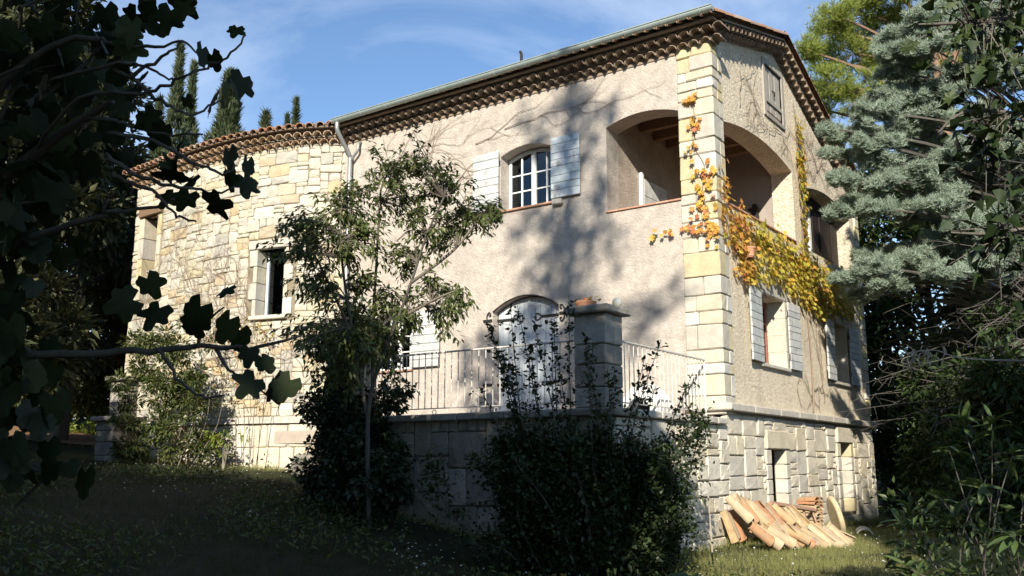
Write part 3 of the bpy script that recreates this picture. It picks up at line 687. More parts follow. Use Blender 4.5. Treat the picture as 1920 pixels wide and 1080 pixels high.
for (y0, z0, z1) in ((2.985, 3.32, 4.56), (6.855, 3.30, 4.55)):
    for k in range(4):
        a, b = z0 + (z1 - z0)*k/4, z0 + (z1 - z0)*(k + 1)/4 - .006
        obj('jamb_stone', *cbox(-.33, .006, y0 - .012, y0 + .09, a, b, .008), M['pale_stone'], house)
obj('window_sill', *cbox(-.30, .06, 1.60, 3.03, 3.255, 3.318, .01), M['band'], house)
obj('window_sill', *cbox(-.30, .06, 5.70, 6.90, 3.235, 3.298, .01), M['band'], house)
for i in range(5):
    a = -4.38 + i*.26; obj('sill_tile', *cbox(a, a + .254, -.05, .25, 6.262, 6.298, .004), M['sill_tile'], house)
for i in range(5):
    a = -7.6 + i*.24; obj('sill_tile', *cbox(a, a + .234, -.05, .25, 3.412, 3.448, .004), M['sill_tile'], house)

# ---------------------------------------------------------------- corner pillar of dressed stones
pillar = box('corner_pillar', -.50, -.03, .03, .34, 2.3, 8.70, M['mortar'], house, .002)
z = 2.36; k = 0
while z < 8.66:
    h = rng.choice((.17, .22, .26, .30, .34, .40)); h = min(h, 8.68 - z)
    if 8.68 - z - h < .12: h = 8.68 - z
    def blk(x0, x1, y0, y1, pr):
        v, f = cbox(-(x1 - x0)/2, (x1 - x0)/2, -(y1 - y0)/2, (y1 - y0)/2, -h/2 + .006, h/2 - .006, .016)
        r = random.Random(z*31 + x0); v = [(p[0] + r.uniform(-.006, .006), p[1] + r.uniform(-.006, .006), p[2] + r.uniform(-.006, .006)) for p in v]
        link('quoin_stone', mesh('quoin_stone', v, f, M['quoin']), pillar, loc=((x0 + x1)/2, (y0 + y1)/2, z + h/2), world=True)
    a = rng.uniform(.24, .40) if k % 2 else rng.uniform(.30, .46); b = rng.uniform(.18, .26)
    p = rng.uniform(.0, .018)
    if rng.random() < .12: a = .59
    blk(-a, .03 + p, -.035 - p, b, 0)
    if a < .55:
        if .6 - a > .27 and h < .3 and rng.random() < .3:
            m = -.6 + (.6 - a)*rng.uniform(.4, .6)
            blk(-.6, m - .006, -.03, .2, 0); blk(m + .006, -a - .012, -.025, .2, 0)
        else: blk(-.6, -a - .012, -.022 - rng.uniform(0, .012), .2, 0)
    blk(-.2, .022 + rng.uniform(0, .012), b + .012, .405, 0)
    z += h; k += 1

# ---------------------------------------------------------------- stone base under the gable, string course
sizes_base = [(6, 3), (5, 2), (7, 3), (4, 3), (6, 2), (3, 2), (4, 2), (8, 3), (5, 3), (3, 3), (4, 1), (7, 4), (5, 4)]
def hole_test(holes, u0, z0, m=.0): return lambda a, b: any(h[0] - m < u0 + a < h[1] + m and h[2] - m < z0 + b < h[3] + m for h in holes)
holes_b = [(1.56, 2.72, 0.6, 2.18), (5.50, 6.72, 0.62, 2.22)]
for (a, b, w, h) in pack(8.3, 2.02, .105, sizes_base, rng, hole_test(holes_b, 0, .36)):
    put_stone('base_stone', base_wall, (0, a + w/2, .36 + b + h/2), w, h, pi/2, M['grey_stone'], rng, rng.uniform(.022, .05), .10, .010, tilt=rng.uniform(-.01, .01))
for (y0, y1, zb, zt_) in ((1.80, 2.52, .62, 1.86), (5.75, 6.45, .66, 2.04)):
    obj('lintel', *cbox(-.10, .075, y0 - .22, y1 + .18, zt_ + .004, zt_ + .32, .018), M['grey_stone'], base_wall)
    n = 5
    for i in range(n):
        a, b = zb + (zt_ - zb)*i/n, zb + (zt_ - zb)*(i + 1)/n - .01
        e = rng.uniform(.10, .26)
        obj('jamb_stone', *cbox(-.17, .055, y1 - .012, y1 + .19, a, b, .014), M['pale_stone'] if i % 2 else M['quoin'], base_wall)
        obj('jamb_stone', *cbox(-.17, .055, y0 - .23, y0 + .008, a, b, .014), M['grey_stone'], base_wall)
    obj('dark_cellar', *cbox(-1.3, -1.2, y0 - .6, y1 + 2.6, .2, 1.99, .002), M['dark_wood'], base_wall)  # near-black board standing in for the darkness inside the cellar
y = -.02
while y < 8.3:
    y2 = min(8.34, y + rng.uniform(.7, 1.2)); obj('string_course', *cbox(-.05, .14, y + .003, y2 - .003, 2.425, 2.545, .014), M['band'], house); y = y2
obj('corner_capital', *cbox(-.62, .17, -.13, -.024, 2.43, 2.54, .02), M['band'], house)
# corner stones at the far end of the gable
z = .36
ge = box('gable_corner', -.30, -.012, 8.02, 8.29, .2, 8.2, M['mortar'], house, .002)
k = 0
while z < 7.55:
    h = rng.uniform(.22, .36)
    if not (2.40 < z + h and z < 2.56) :
        v, f = cbox(-.16, .16, -.14 - .05*(k % 2), .14, -h/2 + .006, h/2 - .006, .014)
        link('quoin_stone', mesh('quoin_stone', v, f, M['quoin']), ge, loc=(-.12, 8.17, z + h/2), world=True)
    z += h; k += 1

# ---------------------------------------------------------------- roof, genoise cornices, gutter
tile_long = tile_mesh('tile', .50, .095, .085, M['tile'])
tile_gen = tile_mesh('genoise_tile', .30, .098, .09, M['gen_tile'])
tile_gen_pale = tile_mesh('genoise_tile', .30, .098, .09, M['gen_tile_pale'])
def corrugated(name, P00, P10, P11, P01, nu, nv, amp, waves, mat, parent):
    P00, P10, P11, P01 = map(Vector, (P00, P10, P11, P01)); V, F = [], []
    for j in range(nv + 1):
        for i in range(nu + 1):
            s, t = i/nu, j/nv
            p = P00*(1 - s)*(1 - t) + P10*s*(1 - t) + P11*s*t + P01*(1 - s)*t
            V.append((p.x, p.y, p.z + amp*abs(sin(pi*waves*s)) + .012*(j % 2)))
    for j in range(nv):
        for i in range(nu): F.append((j*(nu + 1) + i, j*(nu + 1) + i + 1, (j + 1)*(nu + 1) + i + 1, (j + 1)*(nu + 1) + i))
    return obj(name, V, F, mat, parent)
zr = roof_z(3.1)
roof = corrugated('roof', (-8.6, -.40, 8.815), (.30, -.40, 8.815), (.30, 3.1, zr), (-8.6, 3.1, zr), 44*6, 12, .08, 44, M['tile'], house)
roof2 = corrugated('rear_roof', (.30, 8.75, roof_z(8.75)), (-8.6, 8.75, roof_z(8.75)), (-8.6, 3.1, zr), (.30, 3.1, zr), 44*6, 12, .08, 44, M['tile'], house)
tile_h = 0.2018
for i in range(44):                                # eave tiles, proud of the roof sheet
    x = -8.5 + i*tile_h
    link('tile', tile_long, roof, loc=(x, -.27 + rng.uniform(-.012, .012), 8.842 + rng.uniform(-.004, .006)), rot=(radians(15.2), 0, rng.uniform(-.02, .02)))
    for row, (zz, out) in enumerate(((8.50, .02), (8.625, -.13))):
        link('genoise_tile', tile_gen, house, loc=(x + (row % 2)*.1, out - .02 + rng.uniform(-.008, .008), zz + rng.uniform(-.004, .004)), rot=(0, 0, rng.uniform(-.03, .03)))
obj('cornice_bed', *cbox(-8.6, .0, -.10, .1, 8.592, 8.622, .004), M['gen_tile'], house)
obj('cornice_bed', *cbox(-8.6, .02, -.25, .1, 8.718, 8.75, .004), M['gen_tile'], house)
obj('cornice_bed', *cbox(-8.6, .24, -.38, -.04, 8.752, 8.79, .004), M['gen_tile'], house)
obj('cornice_fill', *cbox(-8.6, -.02, -.02, .1, 8.46, 8.59, .004), M['gen_tile'], house)
obj('cornice_fill', *cbox(-8.6, .0, -.14, .1, 8.624, 8.716, .004), M['gen_tile'], house)
for sgn in (0, 1):                                 # cornice and verge tiles that climb the gable
    ya, yb = ((-.42, 3.1) if sgn == 0 else (3.1, 8.7))
    sl = math.atan(.272 if sgn == 0 else -.375); L = (yb - ya)/cos(sl); n = int(L/tile_h)
    for i in range(n):
        y = ya + (i + .5)*(yb - ya)/n; zz = roof_z(y)
        for row, (dz, out) in enumerate(((-.29, .03), (-.165, .14))):
            if y < 0: continue
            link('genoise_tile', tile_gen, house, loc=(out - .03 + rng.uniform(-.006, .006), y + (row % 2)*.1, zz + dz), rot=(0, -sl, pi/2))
    def slab(name, x0, x1, d0, d1, mat):
        y0 = max(ya, -.03)
        V = [(x0, y0, roof_z(y0) + d0), (x1, y0, roof_z(y0) + d0), (x1, yb, roof_z(yb - 1e-6 if sgn == 0 else yb) + d0), (x0, yb, roof_z(yb) + d0)]
        V += [(p[0], p[1], p[2] + d1 - d0) for p in V]
        obj(name, V, [(3, 2, 1, 0), (4, 5, 6, 7), (0, 1, 5, 4), (1, 2, 6, 5), (2, 3, 7, 6), (3, 0, 4, 7)], mat, house, recalc=True)
    slab('cornice_bed', -.2, .11, -.197, -.168, M['gen_tile']); slab('cornice_bed', -.2, .25, -.07, -.035, M['gen_tile'])
    slab('cornice_fill', -.2, .02, -.30, -.20, M['gen_tile']); slab('cornice_fill', -.2, .13, -.166, -.072, M['gen_tile'])
    m = int(L/.40)
    for i in range(m):
        y = ya + (i + .5)*(yb - ya)/m
        link('tile', tile_long, roof if sgn == 0 else roof2, loc=(.245, y, roof_z(y) + .015 + rng.uniform(-.004, .004)), rot=((sl if sgn == 0 else sl) + .03*(1 if sgn == 0 else 1), 0, (0 if sgn == 0 else 0)))
for i in range(22):
    link('ridge_tile', tile_long, roof, loc=(.02 - i*.41, 3.1, zr + .05), rot=(0.02, 0, pi/2))
# gutter
gv_, gf_ = [], []
xs = np.linspace(-8.36, .30, 24)
for xg in xs:
    for rr in (.078, .072):
        for i in range(9):
            a = pi + pi*i/8; gv_.append((xg, -.50 + rr*cos(a), 8.845 + .005*(xg + 8) + rr*sin(a)))
for s in range(len(xs) - 1):
    for q in (0, 9):
        for i in range(8):
            a = s*18 + q + i; gf_.append((a, a + 1, a + 19, a + 18))
    gf_ += [(s*18, s*18 + 18, s*18 + 27, s*18 + 9), (s*18 + 8, s*18 + 17, s*18 + 35, s*18 + 26)]
gutter = obj('gutter', gv_, gf_, M['zinc'], house, smooth=True, recalc=True)
for xg in (-8.36, .30): obj('end_cap', *join(([(xg, -.50 + .079*cos(pi + pi*i/8), 8.845 + .005*(xg + 8) + .079*sin(pi + pi*i/8)) for i in range(9)], [tuple(range(9))])), M['zinc'], gutter)
obj('rim_bead', *tube([(-8.36, -.582, 8.846), (.30, -.582, 8.89)], .012, 6), M['zinc'], gutter)
for i in range(13):
    xg = -8.2 + i*.69; zg = 8.845 + .005*(xg + 8)
    v, f = tube([(xg, -.50 + .083*cos(pi + pi*q/8), zg + .083*sin(pi + pi*q/8)) for q in range(9)], .009, 4)
    obj('bracket', v, f, M['zinc'], gutter)
obj('vent_hook', *join(cbox(-3.52, -3.46, -.48, -.46, 8.90, 8.96, .004), tube(smooth_path([(-3.49, -.47, 8.95), (-3.49, -.47, 9.08), (-3.52, -.47, 9.13)], 3), .028, 6)), M['iron'], house)
pp = smooth_path([(-8.24, -.50, 8.78), (-8.24, -.49, 8.60), (-8.23, -.30, 8.35), (-8.22, -.13, 8.12), (-8.22, -.11, 7.8), (-8.22, -.11, 5), (-8.22, -.11, 2.3)], 4)
downpipe = obj('downpipe', *tube(pp, .048, 10), M['pipe'], house, smooth=True)
for zz in (7.6, 6.0, 4.4, 3.0):
    obj('collar', *tube([(-8.22, -.11, zz - .03), (-8.22, -.11, zz + .03)], .058, 10), M['pipe'], downpipe)
obj('overflow_pipe', *tube(smooth_path([(-8.0, -.03, 8.42), (-8.0, -.10, 8.36), (-8.0, -.11, 8.22), (-8.12, -.11, 8.10), (-8.2, -.11, 8.02)], 4), .03, 8), M['pipe'], downpipe, smooth=True)

# ---------------------------------------------------------------- rounded stone wing
prof = [(-8.42, .30), (-8.46, .08), (-8.62, -.10), (-8.95, -.30), (-9.45, -.52), (-10.2, -.70), (-11.1, -.81), (-12.0, -.84), (-13.0, -.80), (-14.1, -.70), (-15.18, -.64)]
PP = smooth_path([(a, b, 0) for a, b in prof], 8)
cum = [0.0]
for a, b in zip(PP[:-1], PP[1:]): cum.append(cum[-1] + (b - a).length)
LW_ = cum[-1]
def wing(s, off=0.0):
    """point on the wing's curved face at arc length s, pushed outwards by off; returns x, y, facing angle"""
    s = max(0, min(LW_ - 1e-6, s)); i = max(k for k in range(len(cum) - 1) if cum[k] <= s)
    t = (s - cum[i])/(cum[i + 1] - cum[i]); p = PP[i].lerp(PP[i + 1], t)
    i0, i1 = max(0, i - 2), min(len(PP) - 1, i + 3); d = (PP[i1] - PP[i0]).normalized()
    n = Vector((d.y*-1, d.x, 0)) * 1.0
    if n.y > 0: n = -n
    if i < 6: n = Vector((abs(n.x), n.y, 0)).normalized()
    return p.x + n.x*off, p.y + n.y*off, atan2(n.x, -n.y)
def s_of_x(x): 
    k = min(range(len(PP)), key=lambda q: abs(PP[q].x - x)); return cum[k]
sw0, sw1 = s_of_x(-9.66), s_of_x(-10.32)            # slit window
sl0, sl1 = s_of_x(-14.05), s_of_x(-14.78)           # window near the left end
ns = 72; rows = [1.2, 2.45, 4.75, 5.55, 6.22, 7.62, 8.62]
def wing_core(name, off, mat):
    V, F = [], []
    ss = sorted(set([LW_*i/ns for i in range(ns + 1)] + [sw0, sw1, sl0, sl1]))
    for s in ss:
        for zz in rows:
            x_, y_, a = wing(s, off); V.append((x_, y_, zz))
    R = len(rows)
    for i in range(len(ss) - 1):
        sm = (ss[i] + ss[i + 1])/2
        for j in range(R - 1):
            zm = (rows[j] + rows[j + 1])/2
            if sw0 < sm < sw1 and 4.75 < zm < 6.22: continue
            if sl0 < sm < sl1 and 5.55 < zm < 7.62: continue
            F.append((i*R + j, i*R + j + 1, (i + 1)*R + j + 1, (i + 1)*R + j))
    return obj(name, V, F, mat, house, smooth=True)
wing_wall = wing_core('wing_wall', 0.0, M['wing_mortar'])
box('wing_end_wall', -15.2, -14.95, -.60, 7.98, 1.4, 8.6, M['stone'], house)
sizes_w = [(4, 2), (3, 2), (5, 2), (4, 3), (3, 3), (5, 3), (3, 2), (2, 2), (4, 2), (2, 1), (3, 1), (6, 3)]
hw = [(sw0 - .26, sw1 + .26, 4.62, 6.48), (sl0 - .18, sl1 + .22, 5.4, 7.86)]
ztop, zbot = 8.56, 2.60
wst = pack(LW_ - .02, ztop - zbot, .092, sizes_w, rng, hole_test(hw, 0, zbot)); wst.sort(key=lambda q: -q[2]*q[3]); small = []
for i, (a, b, w, h) in enumerate(wst):
    x_, y_, an = wing(a + w/2, -.006); pr_ = rng.uniform(.018, .042); ti = rng.uniform(-.03, .03)
    if i < 300: put_stone('stone', wing_wall, (x_, y_, zbot + b + h/2), w + .006, h, an, M['stone'], rng, pr_, .08, .012, 1.5, ti)
    else:
        me, w0, h0 = stone_mesh(w - .012, h - .013, .08, M['stone'], rng); mt = Matrix.Translation((x_ + sin(an)*pr_, y_ - cos(an)*pr_, zbot + b + h/2)) @ Matrix.Rotation(an, 4, 'Z') @ Matrix.Diagonal(((w - .012)/w0, 1, (h - .013)/h0, 1))
        small.append(([tuple(mt @ v.co) for v in me.vertices], [tuple(p.vertices) for p in me.polygons]))
if small: obj('small_stones', *join(*small), M['stone_i'], wing_wall)['kind'] = 'stuff'
for (a, b, w, h) in pack(LW_ - .02, .92, .16, [(3, 3), (2, 3), (3, 2), (4, 3), (2, 2)], rng):
    x_, y_, an = wing(a + w/2, .10)
    put_stone('plinth_stone', wing_wall, (x_, y_, 1.50 + b + h/2), w, h, an, M['stone'] if rng.random() < .6 else M['grey_stone'], rng, .02, .18, .016)
pl_core = [wing(LW_*i/40, .085) for i in range(41)]
V, F = [], []
for (x_, y_, a) in pl_core: V += [(x_, y_, 1.2), (x_, y_, 2.44)]
obj('plinth_core', V, [(2*i, 2*i + 1, 2*i + 3, 2*i + 2) for i in range(40)], M['mortar'], house)
s = 0
while s < LW_ - .05:
    s2 = min(LW_, s + rng.uniform(.6, .95)); V, F = [], []
    for q in range(4):
        ss_ = s + .004 + (s2 - s - .008)*q/3
        for off in (-.05, .165):
            x_, y_, a = wing(ss_, off); V += [(x_, y_, 2.45), (x_, y_, 2.585)]
    for q in range(3):
        a = q*4; F += [(a + 2, a + 6, a + 7, a + 3), (a + 1, a + 3, a + 7, a + 5), (a, a + 4, a + 6, a + 2)]
    F += [(0, 2, 3, 1), (12, 13, 15, 14)]
    obj('string_course', V, F, M['band'], house, recalc=True); s = s2
def wing_block(name, s0, s1, z0, z1, o0, o1, mat, parent=house, c=.012):
    x_, y_, a = wing((s0 + s1)/2, 0); w = s1 - s0
    v, f = cbox(-w/2, w/2, -o1, -o0, z0, z1, c)
    return obj(name, [(x_ + p[0]*cos(a) - p[1]*sin(a), y_ + p[0]*sin(a) + p[1]*cos(a), p[2]) for p in v], f, mat, parent)
# slit window: lintel, sill, jambs, white frame, pane
wing_block('lintel', sw0 - .22, sw1 + .24, 6.225, 6.42, -.1, .05, M['pale_stone'])
wing_block('window_sill', sw0 - .12, sw1 + .12, 4.66, 4.745, -.25, .10, M['pale_stone'])
for k in range(4):
    zA, zB = 4.752 + k*.367, 4.752 + k*.367 + .357
    wing_block('jamb_stone', sw1 + .002, sw1 + .10 + .12*(k % 2), zA, zB, -.30, .046, M['quoin'])
    wing_block('jamb_stone', sw0 - .10 - .12*((k + 1) % 2), sw0 - .002, zA, zB, -.30, .046, M['quoin'])
tw = wing_block('window', sw1 - .08, sw1 - .025, 4.76, 6.21, -.30, -.25, M['white_frame'], c=.004)
wing_block('frame', sw0 + .02, sw0 + .06, 4.76, 6.21, -.30, -.25, M['dark_wood'], tw, .004)
wing_block('pane', sw0 + .061, sw1 - .081, 4.76, 6.21, -.28, -.272, M['glass'], tw, .001)
# left window with a timber lintel, red-brown frame and a little iron guard
wing_block('timber_lintel', sl0 - .16, sl1 + .2, 7.64, 7.84, -.2, .10, M['lintel_wood'])
for k in range(4):
    zA, zB = 5.56 + k*.515, 5.56 + k*.515 + .505
    wing_block('jamb_stone', sl1 + .002, sl1 + .20, zA, zB, -.45, .046, M['quoin'])
    wing_block('jamb_stone', sl0 - .16, sl0 - .002, zA, zB, -.45, .046, M['quoin'])
lw = wing_block('window', sl0 + .004, sl0 + .08, 5.57, 7.63, -.44, -.36, M['red_frame'], c=.004)
wing_block('frame', sl1 - .08, sl1 - .004, 5.57, 7.63, -.44, -.36, M['red_frame'], lw, .004)
wing_block('pane', sl0 + .082, sl1 - .082, 5.57, 7.63, -.42, -.41, M['glass'], lw, .001)
for k in range(6): wing_block('guard_bar', sl0 + .06 + k*.11, sl0 + .075 + k*.11, 5.58, 6.28, -.12, -.105, M['rail'], lw, .002)
wing_block('guard_bar', sl0, sl1, 6.28, 6.30, -.125, -.10, M['rail'], lw, .003)
# cornice and eave tiles of the wing
nt = int(LW_/.205)
for i in range(nt):
    s = (i + .5)*LW_/nt
    for row, (zz, out) in enumerate(((8.47, .03), (8.60, .17))):
        x_, y_, a = wing(min(LW_, s + .1*row), out - .02); link('genoise_tile', tile_gen_pale, house, loc=(x_, y_, zz + rng.uniform(-.005, .005)), rot=(0, 0, a + rng.uniform(-.04, .04)))
    x_, y_, a = wing(s, .22); link('tile', tile_long, house, loc=(x_, y_, 8.80 + rng.uniform(-.006, .008)), rot=(radians(14), 0, a + rng.uniform(-.04, .04)))
for (o0, o1, zA, zB, mt, nm) in ((-.1, .13, 8.565, 8.595, 'gen_tile', 'cornice_bed'), (-.1, .27, 8.695, 8.73, 'gen_tile', 'cornice_bed'), (-.1, .04, 8.45, 8.564, 'mortar', 'cornice_fill'), (-.1, .16, 8.596, 8.694, 'mortar', 'cornice_fill'), (-.1, .38, 8.732, 8.78, 'gen_tile', 'cornice_bed')):
    V, F = [], []
    for q in range(61):
        for off in (o0, o1):
            x_, y_, a = wing(LW_*q/60, off); V += [(x_, y_, zA), (x_, y_, zB)]
    for q in range(60):
        a = q*4; F += [(a + 2, a + 6, a + 7, a + 3), (a + 1, a + 3, a + 7, a + 5), (a, a + 4, a + 6, a + 2)]
    obj(nm, V, F, M[mt], house, recalc=True)
V, F = [], []
for q in range(61):
    x_, y_, a = wing(LW_*q/60, .40); V += [(x_, y_, 8.785), (x_, 3.2, 9.66)]
obj('wing_roof', V, [(2*q, 2*q + 2, 2*q + 3, 2*q + 1) for q in range(60)], M['tile'], house)
obj('wing_rear_roof', [(-15.4, 3.2, 9.66), (-8.4, 3.2, 9.66), (-8.4, 8.7, 8.0), (-15.4, 8.7, 8.0)], [(0, 1, 2, 3)], M['tile'], house)

# ================================================================== terrace
terrace = empty('terrace', (-2.8, -1.8, 0.4), 'raised stone terrace in front of the arched door with big grey ashlar blocks', 'terrace')
tw_front = obj('front_wall', *cbox(-5.22, -.06, -3.50, -3.10, -.1, 2.20, .002), M['mortar_dark'], terrace)
tw_side = obj('side_wall', *cbox(-.40, -.01, -3.08, -.01, -.1, 2.20, .002), M['mortar'], terrace)
tw_left = obj('left_wall', *cbox(-5.22, -4.82, -3.08, -.01, -.1, 2.20, .002), M['mortar_dark'], terrace)
obj('floor', *cbox(-4.8, -.42, -3.08, -.004, 2.0, 2.24, .002), M['floor_tile'], terrace)
obj('floor', *cbox(-8.5, -5.22, -1.6, -.3, 2.0, 2.235, .002), M['floor_tile'], terrace)
for (a, b, w, h) in pack(5.20, 2.0, .16, [(3, 2), (4, 3), (3, 3), (4, 2), (2, 2), (5, 3), (2, 3)], rng):
    c = Vector((-5.22 + a + w/2, -3.50, .22 + b + h/2)); me, w0, h0 = stone_mesh(w - .016, h - .016, .12, M['terrace_stone'], rng)
    link('stone', me, tw_front, loc=c + Vector((0, -rng.uniform(.02, .05), 0)), rot=(0, rng.uniform(-.01, .01), 0), scale=((w - .016)/w0, 1, (h - .016)/h0))
for (a, b, w, h) in pack(3.50, 2.0, .115, sizes_base, rng):
    me, w0, h0 = stone_mesh(w - .014, h - .014, .10, M['grey_stone'], rng)
    link('stone', me, tw_side, loc=(rng.uniform(.03, .06), -3.50 + a + w/2, .20 + b + h/2), rot=(0, rng.uniform(-.01, .01), pi/2), scale=((w - .014)/w0, 1, (h - .014)/h0))
x = -5.30
while x < .10:
    x2 = min(.11, x + rng.uniform(.55, .9)); obj('coping_stone', *cbox(x + .004, x2 - .004, -3.64, -3.05, 2.205, 2.305, .016), M['terrace_stone'], terrace); x = x2
y = -3.04
while y < -.16:
    y2 = min(-.15, y + rng.uniform(.5, .8)); obj('coping_stone', *cbox(-.45, .11, y + .004, y2 - .004, 2.205, 2.305, .016), M['band'], terrace); y = y2
def pier(name, cx, cy, z0, z1, w, mat, label, cap=.10, group=None):
    t = empty(name, (cx, cy, z0), label, 'pillar', group)
    obj('core', *cbox(cx - w/2 + .03, cx + w/2 - .03, cy - w/2 + .03, cy + w/2 - .03, z0, z1 - .1, .002), M['mortar_dark'], t)
    z = z0; k = 0
    while z < z1 - .12:
        h = min(rng.uniform(.22, .32), z1 - .10 - z)
        if z1 - .10 - z - h < .1: h = z1 - .10 - z
        m = rng.uniform(-.09, .09)
        for (a, b) in ((-w/2, m - .005), (m + .005, w/2)):
            v, f = cbox(a, b, -w/2 - rng.uniform(0, .012), w/2 + rng.uniform(0, .012), -h/2 + .006, h/2 - .006, .014)
            if k % 2: v = [(p[1], p[0], p[2]) for p in v]; f = [q[::-1] for q in f]
            link('stone', mesh('stone', v, f, mat), t, loc=(cx, cy, z + h/2))
        z += h; k += 1
    obj('cap_stone', *cbox(cx - w/2 - .10, cx + w/2 + .10, cy - w/2 - .10, cy + w/2 + .10, z1 - .098, z1, .018), M['terrace_stone'], t)
    return t
pier('stone_pillar', -.34, -3.27, 2.31, 3.62, .46, M['terrace_stone'], 'square stone pillar with flat cap carrying a potted plant at the terrace corner')
pier('stone_pillar', -4.80, -3.27, 2.31, 3.62, .56, M['terrace_stone'], 'stone terrace pillar buried under dark ivy')
pier('garden_pillar', -12.62, -2.30, gz(-12.6, -2.3) - .2, 2.60, .62, M['terrace_stone'], 'low dark stone pier with flat cap at the left beside the bush')
pier('garden_pillar', -12.55, -2.26, 2.605, 3.45, .40, M['terrace_stone'], 'narrow stone post standing on the dark pier at the left')

def railing(name, a, b, n, label, zt0=3.22, zb0=2.40):
    a, b = Vector(a), Vector(b); t = empty(name, (a.x, a.y, 2.31), label, 'railing', 'terrace railings')
    d = (b - a); ang = atan2(d.y, d.x); L = d.length
    def bar(nm, s0, s1, w, z0, z1):
        v, f = cbox(0, s1 - s0, -w/2, w/2, z0, z1, .003); ca, sa = cos(ang), sin(ang)
        o = a + d.normalized()*s0
        obj(nm, [(o.x + p[0]*ca - p[1]*sa, o.y + p[0]*sa + p[1]*ca, p[2]) for p in v], f, M['rail'], t)
    bar('top_rail', 0, L, .042, zt0 - .014, zt0 + .008); bar('bottom_rail', 0, L, .03, zb0, zb0 + .014)
    for i in range(n + 1):
        p = a + d*(i/n); r = .0075 if 0 < i < n else .016
        v, f = tube([(p.x, p.y, (zb0 + .006) if 0 < i < n else 2.30), (p.x, p.y, zt0 - .01)], r, 6); obj('baluster' if 0 < i < n else 'post', v, f, M['rail'], t)
    for i in range(2, n, 9):
        p = a + d*(i/n) + d.normalized()*.06; v, f = tube([(p.x + .035*cos(q*pi/5), p.y, 2.352 + .035*sin(q*pi/5)) for q in range(11)], .006, 5); obj('scroll', v, f, M['rail'], t)
    return t
railing('railing', (-.20, -2.95, 0), (-.24, -.16, 0), 21, 'short pale iron railing between capped pillar and house corner')
railing('railing', (-4.50, -3.30, 0), (-.66, -3.30, 0), 31, 'long pale iron railing along the front of the terrace behind the shrubs')

# things on the terrace
pot = empty('potted_plant', (-.46, -3.37, 3.62), 'low terracotta bowl with a small plant on the pillar cap', 'plant pot')
ring = [(.10, 0), (.145, .07), (.15, .085), (.13, .085), (.12, .065), (0, .06)]
V, F = [(-.46, -3.37, 3.621)], []
for (r, zz) in ring:
    for i in range(14): V.append((-.46 + r*cos(2*pi*i/14), -3.37 + r*sin(2*pi*i/14), 3.621 + zz))
for j in range(len(ring) - 1):
    for i in range(14): F.append((1 + j*14 + i, 1 + j*14 + (i + 1) % 14, 1 + (j + 1)*14 + (i + 1) % 14, 1 + (j + 1)*14 + i))
for i in range(14): F.append((0, 1 + (i + 1) % 14, 1 + i))
obj('bowl', V, F, M['terracotta'], pot, recalc=True)
_rs = np.random.RandomState(4); p_ = np.array([(-.44, -3.36, 3.71)]) + _rs.normal(0, (.07, .05, .025), (46, 3)); p_[:, 2] = np.abs(p_[:, 2] - 3.69) + 3.69
foliage('succulent_leaves', p_, _rs.normal(0, 1, (46, 3)) + (0, 0, .7), .045, ROUND, LM['red_vine'], pot)
globe = empty('globe_light', (-.14, -3.10, 3.62), 'small white globe light on the pillar cap', 'garden light')
bm = bmesh.new(); bmesh.ops.create_uvsphere(bm, u_segments=14, v_segments=10, radius=.068, matrix=Matrix.Translation((-.14, -3.10, 3.70)))
me = bpy.data.meshes.new('globe'); bm.to_mesh(me); bm.free(); me.materials.append(M['white_ball']); link('globe', me, globe)
obj('foot', *tube([(-.14, -3.10, 3.621), (-.14, -3.10, 3.65)], .035, 10), M['white_frame'], globe)
obj('spike', *tube([(-.14, -3.10, 3.765), (-.14, -3.10, 3.79)], .006, 6), M['white_frame'], globe)
oven = empty('barbecue_hearth', (-1.05, -.55, 2.24), 'low white rounded hearth with a dark arched mouth behind the railing', 'barbecue')
hl = arch(-1.42, -.70, 2.24, 2.52, 2.86, 14); hi = arch(-1.30, -.90, 2.26, 2.48, 2.64, 14)
V = [(u, -.75, z) for u, z in hl] + [(u, -.35, z) for u, z in hl]; nn = len(hl)
tr = tessellate_polygon([[Vector((u, z, 0)) for u, z in hl], [Vector((u, z, 0)) for u, z in hi]])
n2 = len(hi); V2 = [(u, -.75, z) for u, z in hl + hi] + [(u, -.35, z) for u, z in hl] + [(u, -.42, z) for u, z in hi]
F = [tuple(t) for t in tr]
o2 = nn + n2
F += [(i, (i + 1) % nn, o2 + (i + 1) % nn, o2 + i) for i in range(nn)] + [tuple(range(o2, o2 + nn))]
F += [(nn + i, nn + (i + 1) % n2, o2 + nn + (i + 1) % n2, o2 + nn + i) for i in range(n2)]
obj('hood', V2, F, M['white_wash'], oven, recalc=True)
obj('firebox', [(u, -.425, z) for u, z in hi], [tuple(range(n2))], M['iron'], oven)
tag(box('brick', -4.38, -4.24, -3.40, -3.30, 2.306, 2.375, M['terracotta'], None, .008), 'single red brick lying on the coping behind the railing near the ivy', 'brick')
fp = empty('wall_flowerpot', (.12, 1.02, 5.02), 'small terracotta flowerpot bracketed to the gable wall among the creeper', 'flowerpot')
def turned(name, cx, cy, z0, ring, mat, parent, n=12):
    V, F = [], []
    for (r, zz) in ring:
        for i in range(n): V.append((cx + r*cos(2*pi*i/n), cy + r*sin(2*pi*i/n), z0 + zz))
    for j in range(len(ring) - 1):
        for i in range(n): F.append((j*n + i, j*n + (i + 1) % n, (j + 1)*n + (i + 1) % n, (j + 1)*n + i))
    F.append(tuple(range(n)))
    return obj(name, V, F, mat, parent, recalc=True)
turned('pot', .13, 1.02, 5.02, [(.07, 0), (.10, .15), (.11, .15), (.11, .18), (.09, .18), (.085, .02)], M['terracotta'], fp)
